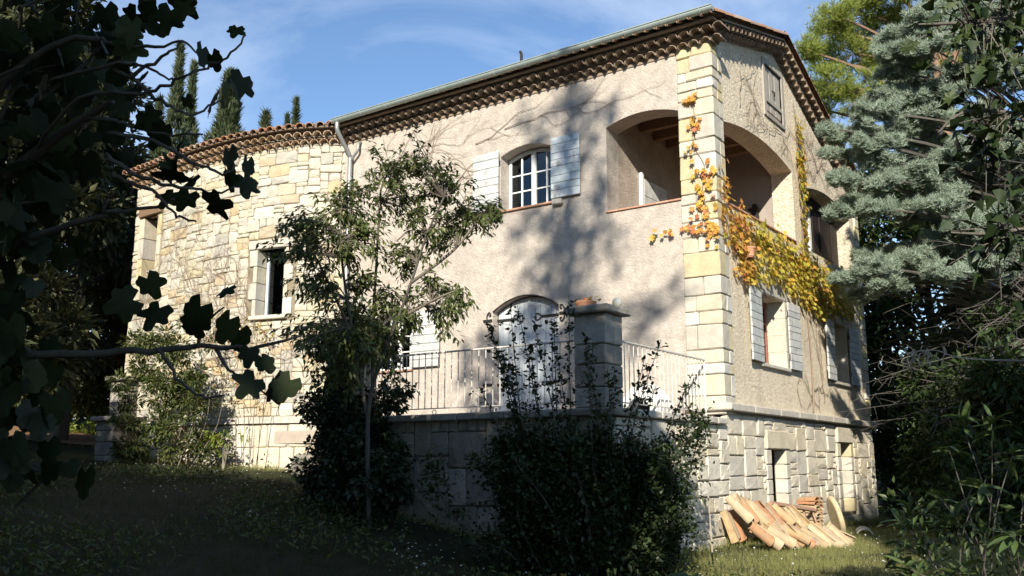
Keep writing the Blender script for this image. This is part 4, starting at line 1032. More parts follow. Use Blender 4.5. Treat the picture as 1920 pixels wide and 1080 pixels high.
obj('bracket', *tube([(0, 1.02, 4.98), (.13, 1.02, 4.985), (.13, 1.02, 5.019)], .012, 5), M['iron'], fp)
# ================================================================== pile of spare roof tiles by the base wall
ORD = ['first', 'second', 'third', 'fourth', 'fifth', 'sixth', 'seventh', 'eighth', 'ninth', 'tenth', 'eleventh', 'twelfth', 'thirteenth', 'fourteenth', 'fifteenth', 'sixteenth', 'seventeenth', 'eighteenth', 'nineteenth', 'twentieth', 'twenty-first', 'twenty-second']
pile = [tile_mesh('clay_tile', .44, .080, .066, M['pile_tile'], 7), tile_mesh('clay_tile', .40, .078, .065, M['pile_tile'], 7), tile_mesh('clay_tile', .47, .083, .07, M['pile_tile'], 7)]
rng = random.Random(21)
def lean_tile(loc, up, roll, label, group, flip=False, yaw=0.0):
    """tile whose upper end points along 'up'; its round back faces outwards (+X and up)"""
    u = Vector(up).normalized(); back = Vector((.9, -.25, .55)); back = (back - u*back.dot(u)).normalized()
    if flip: back = -back
    back = Matrix.Rotation(roll, 3, u) @ back
    side = u.cross(back)
    m = Matrix((side, u, back)).transposed().to_4x4(); m.translation = Vector(loc)
    o = link('clay_tile', rng.choice(pile)); o.matrix_world = m; tag(o, label, 'roof tile', group); return o
# back row: stands highest against the wall, front row lies lower on the grass
n = 17
for i in range(n):
    y = -.50 + i*.092 + rng.uniform(-.02, .02); x = .36 + .025*i + rng.uniform(-.02, .02)
    lean_tile((x, y, gz(x, y) + .56 - .014*i + rng.uniform(-.04, .04)), (-.50 + rng.gauss(0, .1), -.42 + rng.gauss(0, .13), .70), rng.uniform(-1.3, -.1), f'{ORD[i]} clay tile from the left in the upper leaning row', 'tiles leaning in the upper row', rng.random() < .3)
n = 22
for i in range(n):
    y = -.80 + i*.090 + rng.uniform(-.04, .04); x = .78 + .028*i + rng.uniform(-.07, .07)
    lean_tile((x, y, gz(x, y) + .24 + rng.uniform(-.03, .03) - .006*i), (-.55 + rng.gauss(0, .12), -.50 + rng.gauss(0, .14), .55 + rng.gauss(0, .08)), rng.uniform(-1.2, .1), f'{ORD[i]} clay tile from the left in the lower leaning row', 'tiles leaning in the lower row', rng.random() < .25)
n = 11
for i in range(n):
    y = -.48 + i*.13; x = .18 + rng.uniform(-.02, .02)
    lean_tile((x, y, gz(x, y) + .30), (-.25, -.2, .9), rng.uniform(-.6, .3), f'{ORD[i]} clay tile from the left standing behind the leaning rows', 'tiles standing behind', rng.random() < .3)
# nested stack, seen from the ends
k = 0
for c in range(2):
    for i in range(7):
        o = link('clay_tile', pile[1]); a = .42 + .06*c
        o.location = (.48 - .02*c + rng.uniform(-.015, .015), 2.25 + c*.21, gz(.5, 2.3) + .20 + i*.062 + rng.uniform(-.006, .006)); o.rotation_euler = (rng.uniform(-.05, .05), rng.uniform(-.06, .06), 1.15 + rng.uniform(-.05, .05))
        tag(o, f'{ORD[i]} nested roof tile from the bottom of the {("left", "right")[c]} stack', 'roof tile', 'nested stacks of roof tiles')
# broken wooden frame leaning over the tiles
fr = empty('wooden_frame', (.6, 1.3, .45), 'broken grey-brown wooden frame leaning on the tile pile', 'wooden frame')
def plank(nm, a, b, w, t, parent, mat=None):
    a, b = Vector(a), Vector(b); u = (b - a).normalized(); s = u.cross(Vector((1, .3, .4))).normalized(); q = u.cross(s)
    v, f = cbox(0, (b - a).length, -w/2, w/2, -t/2, t/2, .005)
    return obj(nm, [tuple(a + u*p[0] + s*p[1] + q*p[2]) for p in v], f, mat or M['old_wood'], parent)
plank('rail', (.50, .41, 1.03), (.62, 2.15, .86), .06, .045, fr)
plank('rail', (.78, .95, .57), (.86, 1.95, .47), .05, .04, fr)
plank('slat', (.52, 1.38, .93), (.72, 1.08, .50), .10, .025, fr)
plank('slat', (.54, 1.80, .89), (.74, 1.46, .48), .10, .025, fr)
plank('upright', (.58, 2.12, .88), (.74, 2.0, .46), .09, .03, fr)
plank('brace', (.42, .95, .95), (.5, 1.25, .78), .03, .03, fr)
# round clay slab and a half pipe on the grass
slab = empty('clay_slab', (.75, 2.95, .42), 'large rounded yellowish slab standing at the right of the stacked tiles', 'slab')
V, F = [], []; c0 = Vector((.72, 2.95, .72)); ax = Vector((.72, .62, .25)).normalized(); e1 = Vector((0, 0, 1)); e1 = (e1 - ax*e1.dot(ax)).normalized(); e2 = ax.cross(e1)
for d, s in ((-.045, .9), (-.03, 1), (.03, 1), (.045, .9)):
    for i in range(18):
        t = 2*pi*i/18; V.append(c0 + ax*d + (e1*cos(t)*.36 + e2*sin(t)*.21)*s)
for j in range(3):
    for i in range(18): F.append((j*18 + i, j*18 + (i + 1) % 18, (j + 1)*18 + (i + 1) % 18, (j + 1)*18 + i))
F += [tuple(range(18))[::-1], tuple(range(54, 72))]
obj('face', V, F, material('pale_clay', (0.50, 0.40, 0.24), .9, .2, 10, .4, 50, .01), slab, recalc=True)
obj('wedge_stone', *cbox(.60, .85, 2.75, 3.1, .33, .40, .02), M['grey_stone'], slab)
hp = tag(link('clay_pipe', tile_mesh('clay_pipe', .45, .15, .14, M['pale_stone'], 10, .025)), 'broken whitish half pipe lying on the grass beside the slab', 'clay pipe')
hp.location = (1.12, 3.15, .42); hp.rotation_euler = (.05, .35, .35)
tag(obj('bamboo_cane', *tube([(.98, -2.9, .55), (.86, -2.66, 1.0), (.80, -2.55, 1.22)], .012, 6), M['dead_twig']), 'thin pale cane leaning at the edge of the dark shrub', 'cane')
tag(box('rubble_stone', -8.05, -7.45, -1.65, -1.2, gz(-7.8, -1.4) - .1, gz(-7.8, -1.4) + .40, M['terrace_stone'], None, .12), 'big dark rounded boulder at the foot of the lit plinth', 'boulder')

# ================================================================== climbers on the walls
def vine_paths(seed, start, heading, n, step, to3, wander=.35, branch=.16, depth=0, gravity=.0, lim=None):
    r = random.Random(seed); out = []
    def grow(u, z, h, m, rad, lvl):
        pts = [to3(u, z, -.02)]
        for i in range(m):
            h += r.gauss(0, wander); h += gravity*(pi/2 - h)
            u += step*cos(h); z += step*sin(h)
            if lim and not lim(u, z): break
            pts.append(to3(u, z, -.02 - .01*r.random()))
            if lvl < 3 and r.random() < branch: grow(u, z, h + r.choice((-1, 1))*r.uniform(.4, .9), int(m*.6), rad*.7, lvl + 1)
        if len(pts) > 2: out.append((pts, rad))
    grow(*start, heading, n, .0085, 0); return out
def vine(name, paths, label, mat=None):
    t = empty(name, paths[0][0][0], label, 'climber')
    parts = [tube(smooth_path(p, 2), [r, r*.35], 4, False) for p, r in paths]
    o = obj('bare_stems', *join(*parts), mat or M['twig'], t); o['kind'] = 'stuff'; return t
in_front = lambda u, z: -8.1 < u < -.7 and 5.0 < z < 8.45 and not (-4.4 < u < -2.4 and z < 7.7) and not (-2.1 < u < -.5 and z < 7.7)
P = []
for i, (u, z, h) in enumerate(((-6.9, 6.1, .9), (-6.2, 6.9, .5), (-7.3, 6.9, 1.2), (-5.3, 7.1, .35), (-4.9, 7.75, .3), (-7.6, 5.6, 1.3), (-6.6, 7.4, .2), (-5.8, 6.6, .7), (-4.2, 7.9, .25), (-7.2, 7.6, .3))): P += vine_paths(40 + i, (u, z), h, 26, .14, FRONT, .22, .14, lim=in_front)
vine('bare_creeper', P, 'leafless creeper stems spread over the pale front wall under the cornice')
wing_to3 = lambda u, z, d=0: (lambda q: (q[0], q[1], z))(wing(u, .05 - d*.4))
P = []
for i, (s, z, h) in enumerate(((1.2, 2.7, 1.6), (2.3, 2.7, 1.4), (3.3, 2.7, 1.9), (4.3, 3.0, 1.5), (5.3, 3.2, 1.2), (2.8, 4.0, .6), (1.0, 3.4, 1.0), (3.6, 4.4, 2.2), (1.8, 3.0, .2))): P += vine_paths(60 + i, (s, z), h, 30, .12, wing_to3, .3, .2, lim=lambda u, z: .15 < u < LW_ - .2 and 2.65 < z < 8.3 and not (sw0 - .1 < u < sw1 + .1 and 4.7 < z < 6.3))
vine('bare_creeper', P, 'leafless creeper stems tangled over the rounded stone wing', M['twig'])
in_gable = lambda u, z: .45 < u < 8.2 and 2.6 < z < roof_z(u) - .4 and not (.42 < u < 3.85 and 5.6 < z < 7.45) and not (4.5 < u < 7.7 and 5.6 < z < 7.35) and not (2.4 < u < 3.6 and 8 < z < 9.3) and not (1.0 < u < 3.7 and 3.2 < z < 4.8) and not (5 < u < 7.6 and 3.2 < z < 4.8)
P = []
for i, (s, z, h) in enumerate(((4.25, 7.3, 2.5), (4.2, 7.6, .4), (4.2, 8.0, 2.4), (4.3, 8.3, .2), (2.2, 7.9, 2.8), (1.2, 7.8, 1.0), (5.4, 7.7, .4), (4.6, 2.7, 2.6), (5.0, 2.8, 1.8), (6.6, 2.7, .8), (4.2, 2.9, .6), (3.6, 7.7, 2.7))): P += vine_paths(80 + i, (s, z), h, 30, .1, GABLE, .4, .22, lim=in_gable)
vine('bare_creeper', P, 'wiry leafless creeper stems over the roughcast gable wall')

# autumn creeper: 300 leaves of their own, the rest one mass
creeper = empty('autumn_creeper', (.03, 3.5, 5.2), 'yellow and orange autumn creeper trailing across the gable wall and corner pillar', 'climber')
r = random.Random(5); pts = []
def band(n, fu, spread_u, spread_z):
    for _ in range(n):
        t = r.random(); u, z = fu(t); pts.append((u + r.gauss(0, spread_u), z + r.gauss(0, spread_z)))
def lerp(P, t):
    k = min(int(t*(len(P) - 1)), len(P) - 2); f = t*(len(P) - 1) - k; return tuple(P[k][i] + (P[k + 1][i] - P[k][i])*f for i in range(len(P[0])))
band(560, lambda t: lerp([(.35, 5.62), (1.2, 5.62), (2.2, 5.60), (3.2, 5.58), (4.2, 5.55), (5.2, 5.5), (6.6, 5.35)], t), .14, .13)
band(620, lambda t: lerp([(.6, 5.35), (1.6, 5.38), (2.8, 5.32), (3.8, 5.28), (4.8, 5.25), (5.8, 5.2), (7.0, 5.15)], t), .2, .16)
band(480, lambda t: lerp([(2.0, 5.08), (2.9, 5.02), (3.8, 4.98), (4.8, 4.96), (5.8, 4.98), (7.3, 5.0)], t), .2, .14)
band(260, lambda t: lerp([(3.5, 4.86), (4.4, 4.74), (5.2, 4.74), (6.2, 4.82), (7.4, 4.9)], t), .2, .10)
band(170, lambda t: lerp([(.3, 5.35), (.9, 5.08), (1.4, 4.95)], t), .12, .13)
band(90, lambda t: lerp([(.5, 4.78), (1.3, 4.72), (2.2, 4.88)], t), .15, .08)
band(230, lambda t: lerp([(4.18, 5.5), (4.2, 6.2), (4.22, 6.8), (4.2, 7.3), (4.18, 7.7)], t), .07, .05)
band(80, lambda t: lerp([(4.2, 7.6), (4.18, 8.1), (4.2, 8.5)], t), .05, .05)
band(60, lambda t: lerp([(4.9, 4.75), (5.0, 4.6)], t), .15, .06)
leafpos = [(Vector((r.uniform(.03, .16) + (.04 if u < .42 else 0), u, z)), Vector((1, 0, 0))) for u, z in pts if u > .05 and not (.42 < u < 3.85 and z > 5.9 and False)]
for (u, z, n, su, sz) in ((-.10, 5.75, 26, .10, .16), (-.22, 6.05, 20, .08, .14), (-.12, 6.35, 22, .10, .12), (-.36, 6.75, 12, .06, .06), (-.30, 7.15, 16, .06, .12), (-.32, 7.6, 14, .09, .03), (-.3, 5.42, 20, .16, .05), (-.75, 5.38, 14, .22, .03), (-.06, 5.3, 24, .08, .12)):
    for _ in range(int(n*.8)): leafpos.append((Vector((min(.04, u + r.gauss(0, su)), -.06 - r.random()*.06, z + r.gauss(0, sz))), Vector((0, -1, 0))))
for _ in range(70): leafpos.append((Vector((.06 + r.random()*.05, r.uniform(.03, .4), 5.75 + r.gauss(0, .3))), Vector((1, 0, 0))))
star = []
for k in range(11):
    a = -2.35 + 4.7*k/10; rr = (.50 if k % 2 == 0 else .27)*(1.15 - .12*abs(a)); star.append((.25 + rr*cos(a), rr*sin(a), -.05*(k % 2 == 0)))
LEAF5 = [(0, 0, 0)] + star
leaf5_f = [(0, i, i + 1) for i in range(1, 11)]
leaf_me = [mesh('leaf', [(p[0]*s_, p[1]*s_, p[2]*s_) for p in LEAF5], leaf5_f, LM['creeper']) for s_ in (.11, .13, .155)]
leaf_red = [mesh('leaf', [(p[0]*s_, p[1]*s_, p[2]*s_) for p in LEAF5], leaf5_f, LM['creeper_red']) for s_ in (.11, .13, .155)]
r.shuffle(leafpos)
def leaf_matrix(p, nrm, rr, droop=(0, 0, -1), jitter=.45):
    ax = (Vector(droop) + Vector((rr.gauss(0, .5), rr.gauss(0, .5), rr.gauss(0, .4)))).normalized()
    nn = (nrm + Vector((rr.gauss(0, jitter), rr.gauss(0, jitter), rr.gauss(.25, jitter)))).normalized()
    b = nn.cross(ax); b = b.normalized() if b.length > 1e-4 else Vector((1, 0, 0)); nn = ax.cross(b)
    m = Matrix((ax, b, nn)).transposed().to_4x4(); m.translation = p; return m
for p, nrm in leafpos[:300]:
    o = link('leaf', r.choice(leaf_red if p.y + r.gauss(0, .7) < 1.3 else leaf_me)); o.parent = creeper; o.matrix_parent_inverse = Matrix.Translation(-creeper.location); o.matrix_basis = leaf_matrix(p, nrm, r)
for nm_, mt_, rest in (('leaf_mass', 'creeper_i', [q for q in leafpos[300:] if q[0].y >= 1.3]), ('red_leaf_mass', 'creeper_red_i', [q for q in leafpos[300:] if q[0].y < 1.3])):
    foliage(nm_, [tuple(p) for p, _ in rest], [(q.x*.5 + r.gauss(0, .4), q.y*.5 + r.gauss(0, .4), -1 + r.gauss(0, .3)) for _, q in rest], np.random.RandomState(2).uniform(.085, .135, len(rest)), T(LEAF5, leaf5_f), LM[mt_], creeper, 3, .6, flat=[(q.x, q.y, .3) for _, q in rest])
cp = [(0.04, u, z) for u, z in ((7.0, 5.0), (6, 5.0), (5, 5.12), (4.2, 5.3), (3.2, 5.4), (2.2, 5.45), (1.2, 5.5), (.4, 5.45))]
obj('stem', *tube(smooth_path(cp, 3), [.022, .008], 5), M['twig'], creeper)
obj('stem', *tube(smooth_path([(0.03, u, z) for u, z in ((4.25, 2.6), (4.3, 3.6), (4.2, 4.6), (4.2, 5.5), (4.22, 6.5), (4.18, 7.4), (4.2, 8.4), (4.1, 8.8))], 3), [.02, .006], 5), M['twig'], creeper)
obj('stem', *tube(smooth_path([(.05, .3, 5.3), (-.1, -.05, 5.6), (-.2, -.05, 6.0), (-.15, -.05, 6.4), (-.33, -.05, 6.8), (-.3, -.05, 7.3), (-.32, -.05, 7.6)], 3), [.012, .005], 5), M['twig'], creeper)

# ================================================================== trees and shrubs
def tree(name, base, label, cat='tree', group=None): return empty(name, base, label, cat, group)
def trunk_mesh(parent, pts, r0, r1, mat, name='trunk', sides=8, sub=4):
    return obj(name, *tube(smooth_path(pts, sub), [r0, r1], sides), mat, parent, smooth=True)
def limbs(parent, parts, mat, name='limbs'):
    if not parts: return
    o = obj(name, *join(*parts), mat, parent); o['kind'] = 'stuff'; return o

# ---- fig tree in the left foreground
FIG = {
'limb':[(0.1,-12.07,1.32),(0.88,-12.08,2.16),(1.59,-12.05,2.59),(2.19,-12.05,2.8),(2.56,-12.05,2.87),(2.79,-12.08,2.88)],
'limb2':[(0.78,-12.12,2.01),(1.43,-12.1,2.3),(1.91,-12.04,2.43),(2.34,-12.0,2.49),(2.63,-11.98,2.51)],
'limb3':[(1.54,-12.1,2.65),(2.07,-12.18,2.99),(2.48,-12.17,3.13),(2.72,-12.12,3.12)],
'b1':[(0.1,-12.07,1.32),(0.66,-12.15,1.77),(1.61,-12.02,2.0),(2.11,-11.93,2.03),(2.44,-11.82,2.02),(2.65,-11.73,2.03),(2.86,-11.65,2.03),(3.05,-11.58,2.03),(3.2,-11.54,2.06)],
'b1b':[(2.87,-11.64,2.03),(2.9,-11.63,1.98),(2.95,-11.61,1.92),(3.0,-11.58,1.89)],
'b1c':[(2.65,-11.73,2.03),(2.72,-11.73,1.96),(2.8,-11.71,1.88),(2.9,-11.7,1.84),(2.96,-11.66,1.85)],
'b1d':[(2.81,-11.68,2.03),(2.83,-11.68,2.11),(2.95,-11.68,2.16)],
'b2a':[(2.71,-12.05,2.78),(2.88,-11.98,2.74),(3.03,-11.92,2.65),(3.07,-11.91,2.63),(3.13,-11.89,2.6),(3.16,-11.87,2.59),(3.2,-11.85,2.62)],
'b2b':[(2.7,-12.04,2.7),(2.85,-11.98,2.61),(2.99,-11.93,2.56),(3.05,-11.88,2.55),(3.11,-11.86,2.53),(3.19,-11.84,2.55)],
'b2c':[(2.71,-12.02,2.63),(2.82,-12.0,2.59),(2.92,-11.97,2.54),(2.95,-11.94,2.49),(3.0,-11.92,2.45),(3.04,-11.88,2.43)],
'b2d':[(2.63,-11.98,2.51),(2.76,-11.95,2.51),(2.89,-11.92,2.51),(2.97,-11.93,2.52)],
'b3':[(2.19,-12.05,2.8),(2.61,-12.14,2.88),(2.81,-12.13,2.89),(2.92,-12.11,2.86),(3.03,-12.09,2.85),(3.13,-12.08,2.86),(3.22,-12.08,2.87),(3.29,-12.04,2.9),(3.39,-12.04,2.91),(3.43,-12.02,2.98)],
'b4':[(2.56,-12.05,2.87),(2.73,-12.05,2.83),(2.78,-12.01,2.81),(2.88,-11.99,2.77),(3.01,-11.95,2.74),(3.08,-11.91,2.74)],
'b5':[(2.46,-12.15,3.01),(2.67,-12.13,3.0),(2.86,-12.12,2.99),(2.92,-12.07,2.98),(3.02,-12.05,2.93),(3.1,-12.05,2.89)],
'b6':[(2.72,-12.12,3.12),(2.8,-12.12,3.08),(2.93,-12.08,3.05),(3.03,-12.07,3.02),(3.14,-12.05,3.02),(3.17,-12.02,2.98)],
'b7':[(2.8,-12.09,2.99),(2.89,-12.08,2.94),(3.0,-12.05,2.85),(3.08,-12.04,2.8),(3.14,-12.0,2.78),(3.22,-11.95,2.82)],
'b8':[(2.88,-12.09,2.93),(2.99,-12.08,2.96),(3.1,-12.07,2.99),(3.14,-12.05,3.02)]}
FIGL=[(3.17,-11.7,1.85,0.15),(3.05,-11.55,1.82,0.14),(3.14,-11.59,1.86,0.16),(3.25,-11.61,1.85,0.15),(2.87,-11.72,2.12,0.2),(2.91,-11.78,2.07,0.15),(3.08,-11.75,2.06,0.16),(2.96,-11.61,2.05,0.15),(3.01,-11.71,2.2,0.11),(3.11,-11.68,1.97,0.11),(3.2,-11.7,1.93,0.1),(2.75,-11.87,2.23,0.14),(2.84,-11.87,2.11,0.15),(2.83,-11.97,2.12,0.17),(3.02,-11.75,2.7,0.13),(3.13,-11.75,2.64,0.13),(3.13,-11.83,2.58,0.12),(3.04,-11.68,2.6,0.15),(2.94,-11.84,2.59,0.12),(3.12,-11.81,2.58,0.11),(3.1,-11.88,2.45,0.15),(2.86,-11.86,2.54,0.12),(2.97,-11.87,2.52,0.12),(2.96,-11.98,2.56,0.18),(2.86,-11.86,2.68,0.2),(2.89,-11.92,2.63,0.16),(3.21,-11.89,3.09,0.09),(2.96,-11.85,3.08,0.13),(3.05,-11.87,3.03,0.11),(2.89,-12.02,2.79,0.13),(3.16,-11.93,2.82,0.14),(3.05,-11.81,2.93,0.16),(3.17,-11.82,2.92,0.15),(3.2,-11.88,2.87,0.14),(2.94,-11.93,3.25,0.17),(2.96,-11.99,3.17,0.15),(3.08,-12.0,3.15,0.14),(2.81,-12.0,3.25,0.15),(2.84,-12.05,3.17,0.14),(2.87,-12.09,3.03,0.16),(2.95,-12.13,3.07,0.15),(2.73,-12.05,2.98,0.14),(2.82,-12.08,2.97,0.12),(3.01,-12.08,3.17,0.14),(2.73,-12.0,2.88,0.14),(2.85,-11.99,2.81,0.12),(3.04,-11.96,2.85,0.07),(2.8,-11.89,2.79,0.16),(2.88,-12.02,3.14,0.12)]
fig = tree('fig_tree', (-.1, -12.1, gz(-.1, -12.1)), 'dark fig tree reaching in from the left foreground with big lobed leaves', 'tree')
trunk_mesh(fig, [(-.25, -12.1, gz(-.2, -12.1) - .1), (-.12, -12.1, .6), (.1, -12.07, 1.32)], .10, .06, M['fig_bark'])
rf = random.Random(9)
for k, v in FIG.items():
    big = k.startswith('limb') or k == 'b1'
    p = smooth_path(v, 4); p = [q + Vector((rf.gauss(0, .004), rf.gauss(0, .004), rf.gauss(0, .004))) for q in p]
    obj('branch', *tube(p, [.045 if k == 'limb' else .03, .008] if k.startswith('limb') else ([.024, .004] if k == 'b1' else [.0085, .0032]), 6), M['fig_bark'], fig, smooth=True)
def fig_leaf(seed):
    r = random.Random(seed); L = []
    lobes = [(0, .92, .40), (-.98, .80, .36), (.98, .80, .36), (-1.9, .56, .42), (1.9, .56, .42)]
    if seed % 3 == 0: lobes = [(0, .90, .62), (-.9, .66, .6), (.9, .66, .6), (-1.8, .5, .5), (1.8, .5, .5)]
    if seed % 3 == 1: lobes = [(0, .92, .46), (-1.0, .72, .42), (1.0, .72, .42), (-1.9, .54, .5), (1.9, .54, .5)]
    lobes = [(a + r.gauss(0, .05), d*r.uniform(.9, 1.08), w) for a, d, w in lobes]
    n = 29
    for k in range(n):
        a = -2.6 + 5.2*k/(n - 1); d = max([.48] + [dd*math.exp(-((a - aa)/w)**4*.7) for aa, dd, w in lobes]); d = max(d, .48 + .08*cos(a))
        L.append((.12 + d*cos(a), d*sin(a), .12*d*d*r.uniform(-1.3, .1) - .06*abs(sin(a))))
    V = [(0, 0, 0), (.30, 0, .03)] + L
    F = [(1, i, i + 1) for i in range(2, n + 1)] + [(0, 2, 1), (0, 1, n + 1)]
    return [(a, b, c) for a, b, c in V], F
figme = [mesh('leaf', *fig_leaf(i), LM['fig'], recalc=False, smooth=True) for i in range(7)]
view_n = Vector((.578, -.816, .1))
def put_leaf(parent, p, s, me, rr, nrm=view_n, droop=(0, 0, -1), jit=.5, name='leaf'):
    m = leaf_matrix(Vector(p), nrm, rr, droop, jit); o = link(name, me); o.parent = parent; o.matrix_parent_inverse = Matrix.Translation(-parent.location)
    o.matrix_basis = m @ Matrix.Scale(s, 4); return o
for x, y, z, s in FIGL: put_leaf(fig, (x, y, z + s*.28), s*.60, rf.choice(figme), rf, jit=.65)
parts = []
for i in range(235):                                # inner crown at the left
    t = rf.random()**.85; a = rf.random()
    x = 1.05 + 1.75*t; z = 1.55 + 1.85*a; y = -12.12 + rf.gauss(0, .22) + .12*(a < .3)
    y = -12.1 + (y + 12.1)*.6
    if x > 2.55 or (x > 2.40 and z < 2.72): continue
    if x > 2.2 and z < 2.2: continue
    if x > 2.1 and z < 1.9 and rf.random() < .7: continue
    s = rf.uniform(.07, .125); put_leaf(fig, (x, y, z), s, rf.choice(figme), rf, jit=.8)
    if i % 2 == 0: parts.append(tube(smooth_path([(x, y, z), (x - .12, y + rf.gauss(0, .05), z - .05), (x - .32, y + rf.gauss(0, .1), z - rf.uniform(.0, .2))], 2), [.004, .009], 4))
fm = []
for i in range(750):
    x = .9 + 1.75*rf.random()**.9; z = 1.5 + 2.0*rf.random()
    if x > 2.45 or (x > 2.2 and z < 2.75): continue
    fm.append((x, -12.05 + rf.gauss(0, .16), z))
fv, ff = fig_leaf(3)
foliage('leaf_mass', fm, [(rf.gauss(0, .5), rf.gauss(0, .5), -1) for _ in fm], [rf.uniform(.065, .115) for _ in fm], T(fv, ff), LM['fig_i'], fig, 14, .9, flat=[tuple(view_n)]*len(fm))
limbs(fig, parts, M['fig_bark'], 'twigs')

# ---- slender laurel with several stems in front of the terrace
LST = {'t1':[(-3.06,-4.6,0.7),(-3.09,-4.62,1.41),(-3.0,-4.75,2.24),(-2.85,-4.77,2.79),(-2.48,-4.79,3.47),(-2.19,-4.83,4.0),(-1.92,-4.88,4.52),(-1.63,-4.9,4.96)],
't2':[(-3.01,-4.74,2.17),(-3.13,-4.94,3.22),(-3.44,-5.08,3.95),(-3.64,-5.2,4.4),(-3.78,-5.39,4.76)],
't3':[(-2.91,-4.78,2.65),(-2.88,-4.83,3.5),(-2.77,-4.91,4.2),(-2.68,-4.98,4.75),(-2.57,-5.03,5.31),(-2.26,-4.9,5.7)],
't4':[(-3.03,-4.88,2.72),(-2.92,-5.28,3.72),(-2.77,-5.56,4.29),(-2.64,-5.71,4.8)],
't5':[(-2.48,-4.79,3.47),(-1.9,-4.68,3.71),(-1.63,-4.63,3.79)],
't6':[(-2.22,-4.83,3.93),(-1.79,-4.5,4.36),(-1.51,-4.29,4.8),(-1.33,-4.18,4.92)]}
LAUR=[(-1.9,-5.25,5.42,0.31),(-2.36,-5.15,5.39,0.29),(-2.49,-5.38,4.96,0.35),(-2.97,-5.39,4.89,0.35),(-3.25,-5.48,4.59,0.38),(-3.01,-6.06,4.5,0.28),(-3.12,-6.13,4.16,0.21),(-3.6,-5.32,4.08,0.28),(-2.76,-5.57,4.29,0.31),(-2.39,-5.37,4.42,0.31),(-2.56,-4.59,5.04,0.31),(-1.76,-4.77,5.16,0.31),(-1.92,-4.34,5.0,0.35),(-2.0,-4.79,4.55,0.31),(-1.54,-4.31,4.83,0.22),(-1.05,-4.61,4.76,0.13),(-2.37,-4.78,4.31,0.28),(-2.05,-4.29,4.58,0.25),(-2.79,-5.13,3.87,0.21),(-2.62,-4.69,3.78,0.24),(-2.1,-4.44,3.87,0.28),(-1.48,-4.76,3.55,0.17),(-2.07,-4.19,3.43,0.18),(-2.32,-4.61,3.48,0.25),(-3.08,-5.6,3.7,0.21),(-3.12,-5.9,3.25,0.25),(-3.48,-5.01,3.24,0.38),(-2.83,-5.06,3.11,0.38),(-2.79,-4.7,3.15,0.31),(-3.42,-4.85,2.82,0.31),(-2.87,-4.83,3.43,0.28)]
laur = tree('laurel_tree', (-3.06, -4.6, .7), 'slender multi-stemmed laurel tree with drooping leaves before the front wall', 'tree')
for k, v in LST.items(): trunk_mesh(laur, v, .038 if k == 't1' else .024, .010, M['fig_bark'] if k == 't1' else M['bark'], 'trunk' if k == 't1' else 'stem', 7)
_rs = np.random.RandomState(6); parts = []; LP, LA = [], []
stem_pts = [q for v in LST.values() for q in smooth_path(v, 6)]
rl = random.Random(12)
LAUR = [(c[0], c[1], c[2], c[3]*1.15) for c in LAUR]
for c in LAUR:
    cc = Vector(c[:3]); near = min(stem_pts, key=lambda q: (q - cc).length + .4*max(0, q.z - cc.z))
    for k in range(max(5, int(c[3]*62))):
        e = cc + Vector((rl.gauss(0, 1), rl.gauss(0, 1), rl.gauss(0, 1))).normalized()*c[3]*rl.uniform(.3, 1.25)
        mid = near.lerp(e, .55) + Vector((0, 0, .06)); pth_ = smooth_path([near, mid, e], 4); parts.append(tube(pth_, [.007, .0025], 4, False))
        for j in range(18):
            t = rl.uniform(.45, 1.0); q = pth_[min(len(pth_) - 1, int(t*len(pth_)))]
            LP.append(q + Vector((rl.gauss(0, .04), rl.gauss(0, .04), rl.gauss(0, .03)))); LA.append(((e - near).normalized()*.5 + Vector((rl.gauss(0, .6), rl.gauss(0, .6), rl.gauss(-.55, .4)))))
foliage('crown', [tuple(p) for p in LP], [tuple(a) for a in LA], _rs.uniform(.07, .115, len(LP)), OVAL, LM['laurel'], laur, 4, .9)
limbs(laur, parts, M['bark'], 'twigs')

# ---- ivy over the left pillar and the wall beside it
ivy = tree('ivy', (-5.0, -3.7, 1.1), 'dense dark ivy swallowing the left end of the terrace wall', 'climber')
_rs = np.random.RandomState(8)
cl = []
for i in range(46): cl.append((-4.78 + _rs.normal(0, .24), -3.42 + _rs.normal(0, .25), _rs.uniform(1.0, 3.95), _rs.uniform(.18, .30)))
for i in range(52):
    x = _rs.uniform(-5.1, -3.3); cl.append((x, -3.72 + _rs.normal(0, .08), _rs.uniform(.9, 2.6 - .25*max(0, x + 4.6)), _rs.uniform(.16, .28)))
for i in range(12): cl.append((_rs.uniform(-5.1, -4.3), -3.5, _rs.uniform(3.4, 4.1), .2))
for i in range(14): cl.append((_rs.uniform(-4.6, -3.4), -3.35, _rs.uniform(2.3, 2.75), .16))
for i in range(26): cl.append((_rs.uniform(-4.6, -3.2), _rs.uniform(-4.4, -3.6), _rs.uniform(1.2, 3.45), _rs.uniform(.18, .28)))
for i in range(20): cl.append((_rs.uniform(-3.9, -2.75), _rs.uniform(-4.75, -4.2), _rs.uniform(.85, 1.95), _rs.uniform(.18, .27)))
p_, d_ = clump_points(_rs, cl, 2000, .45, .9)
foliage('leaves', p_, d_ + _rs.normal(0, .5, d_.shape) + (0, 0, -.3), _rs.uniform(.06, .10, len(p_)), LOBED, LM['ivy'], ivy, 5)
limbs(ivy, [tube(smooth_path([(-5.1 + .35*i, -3.62, 1.0), (-5.05 + .33*i + .1*sin(i), -3.62, 1.7), (-4.9 + .2*i, -3.66, 2.3), (-4.8 + .1*i, -3.66, 3.2)], 3), [.03, .01], 5) for i in range(4)], M['bark'], 'stems')

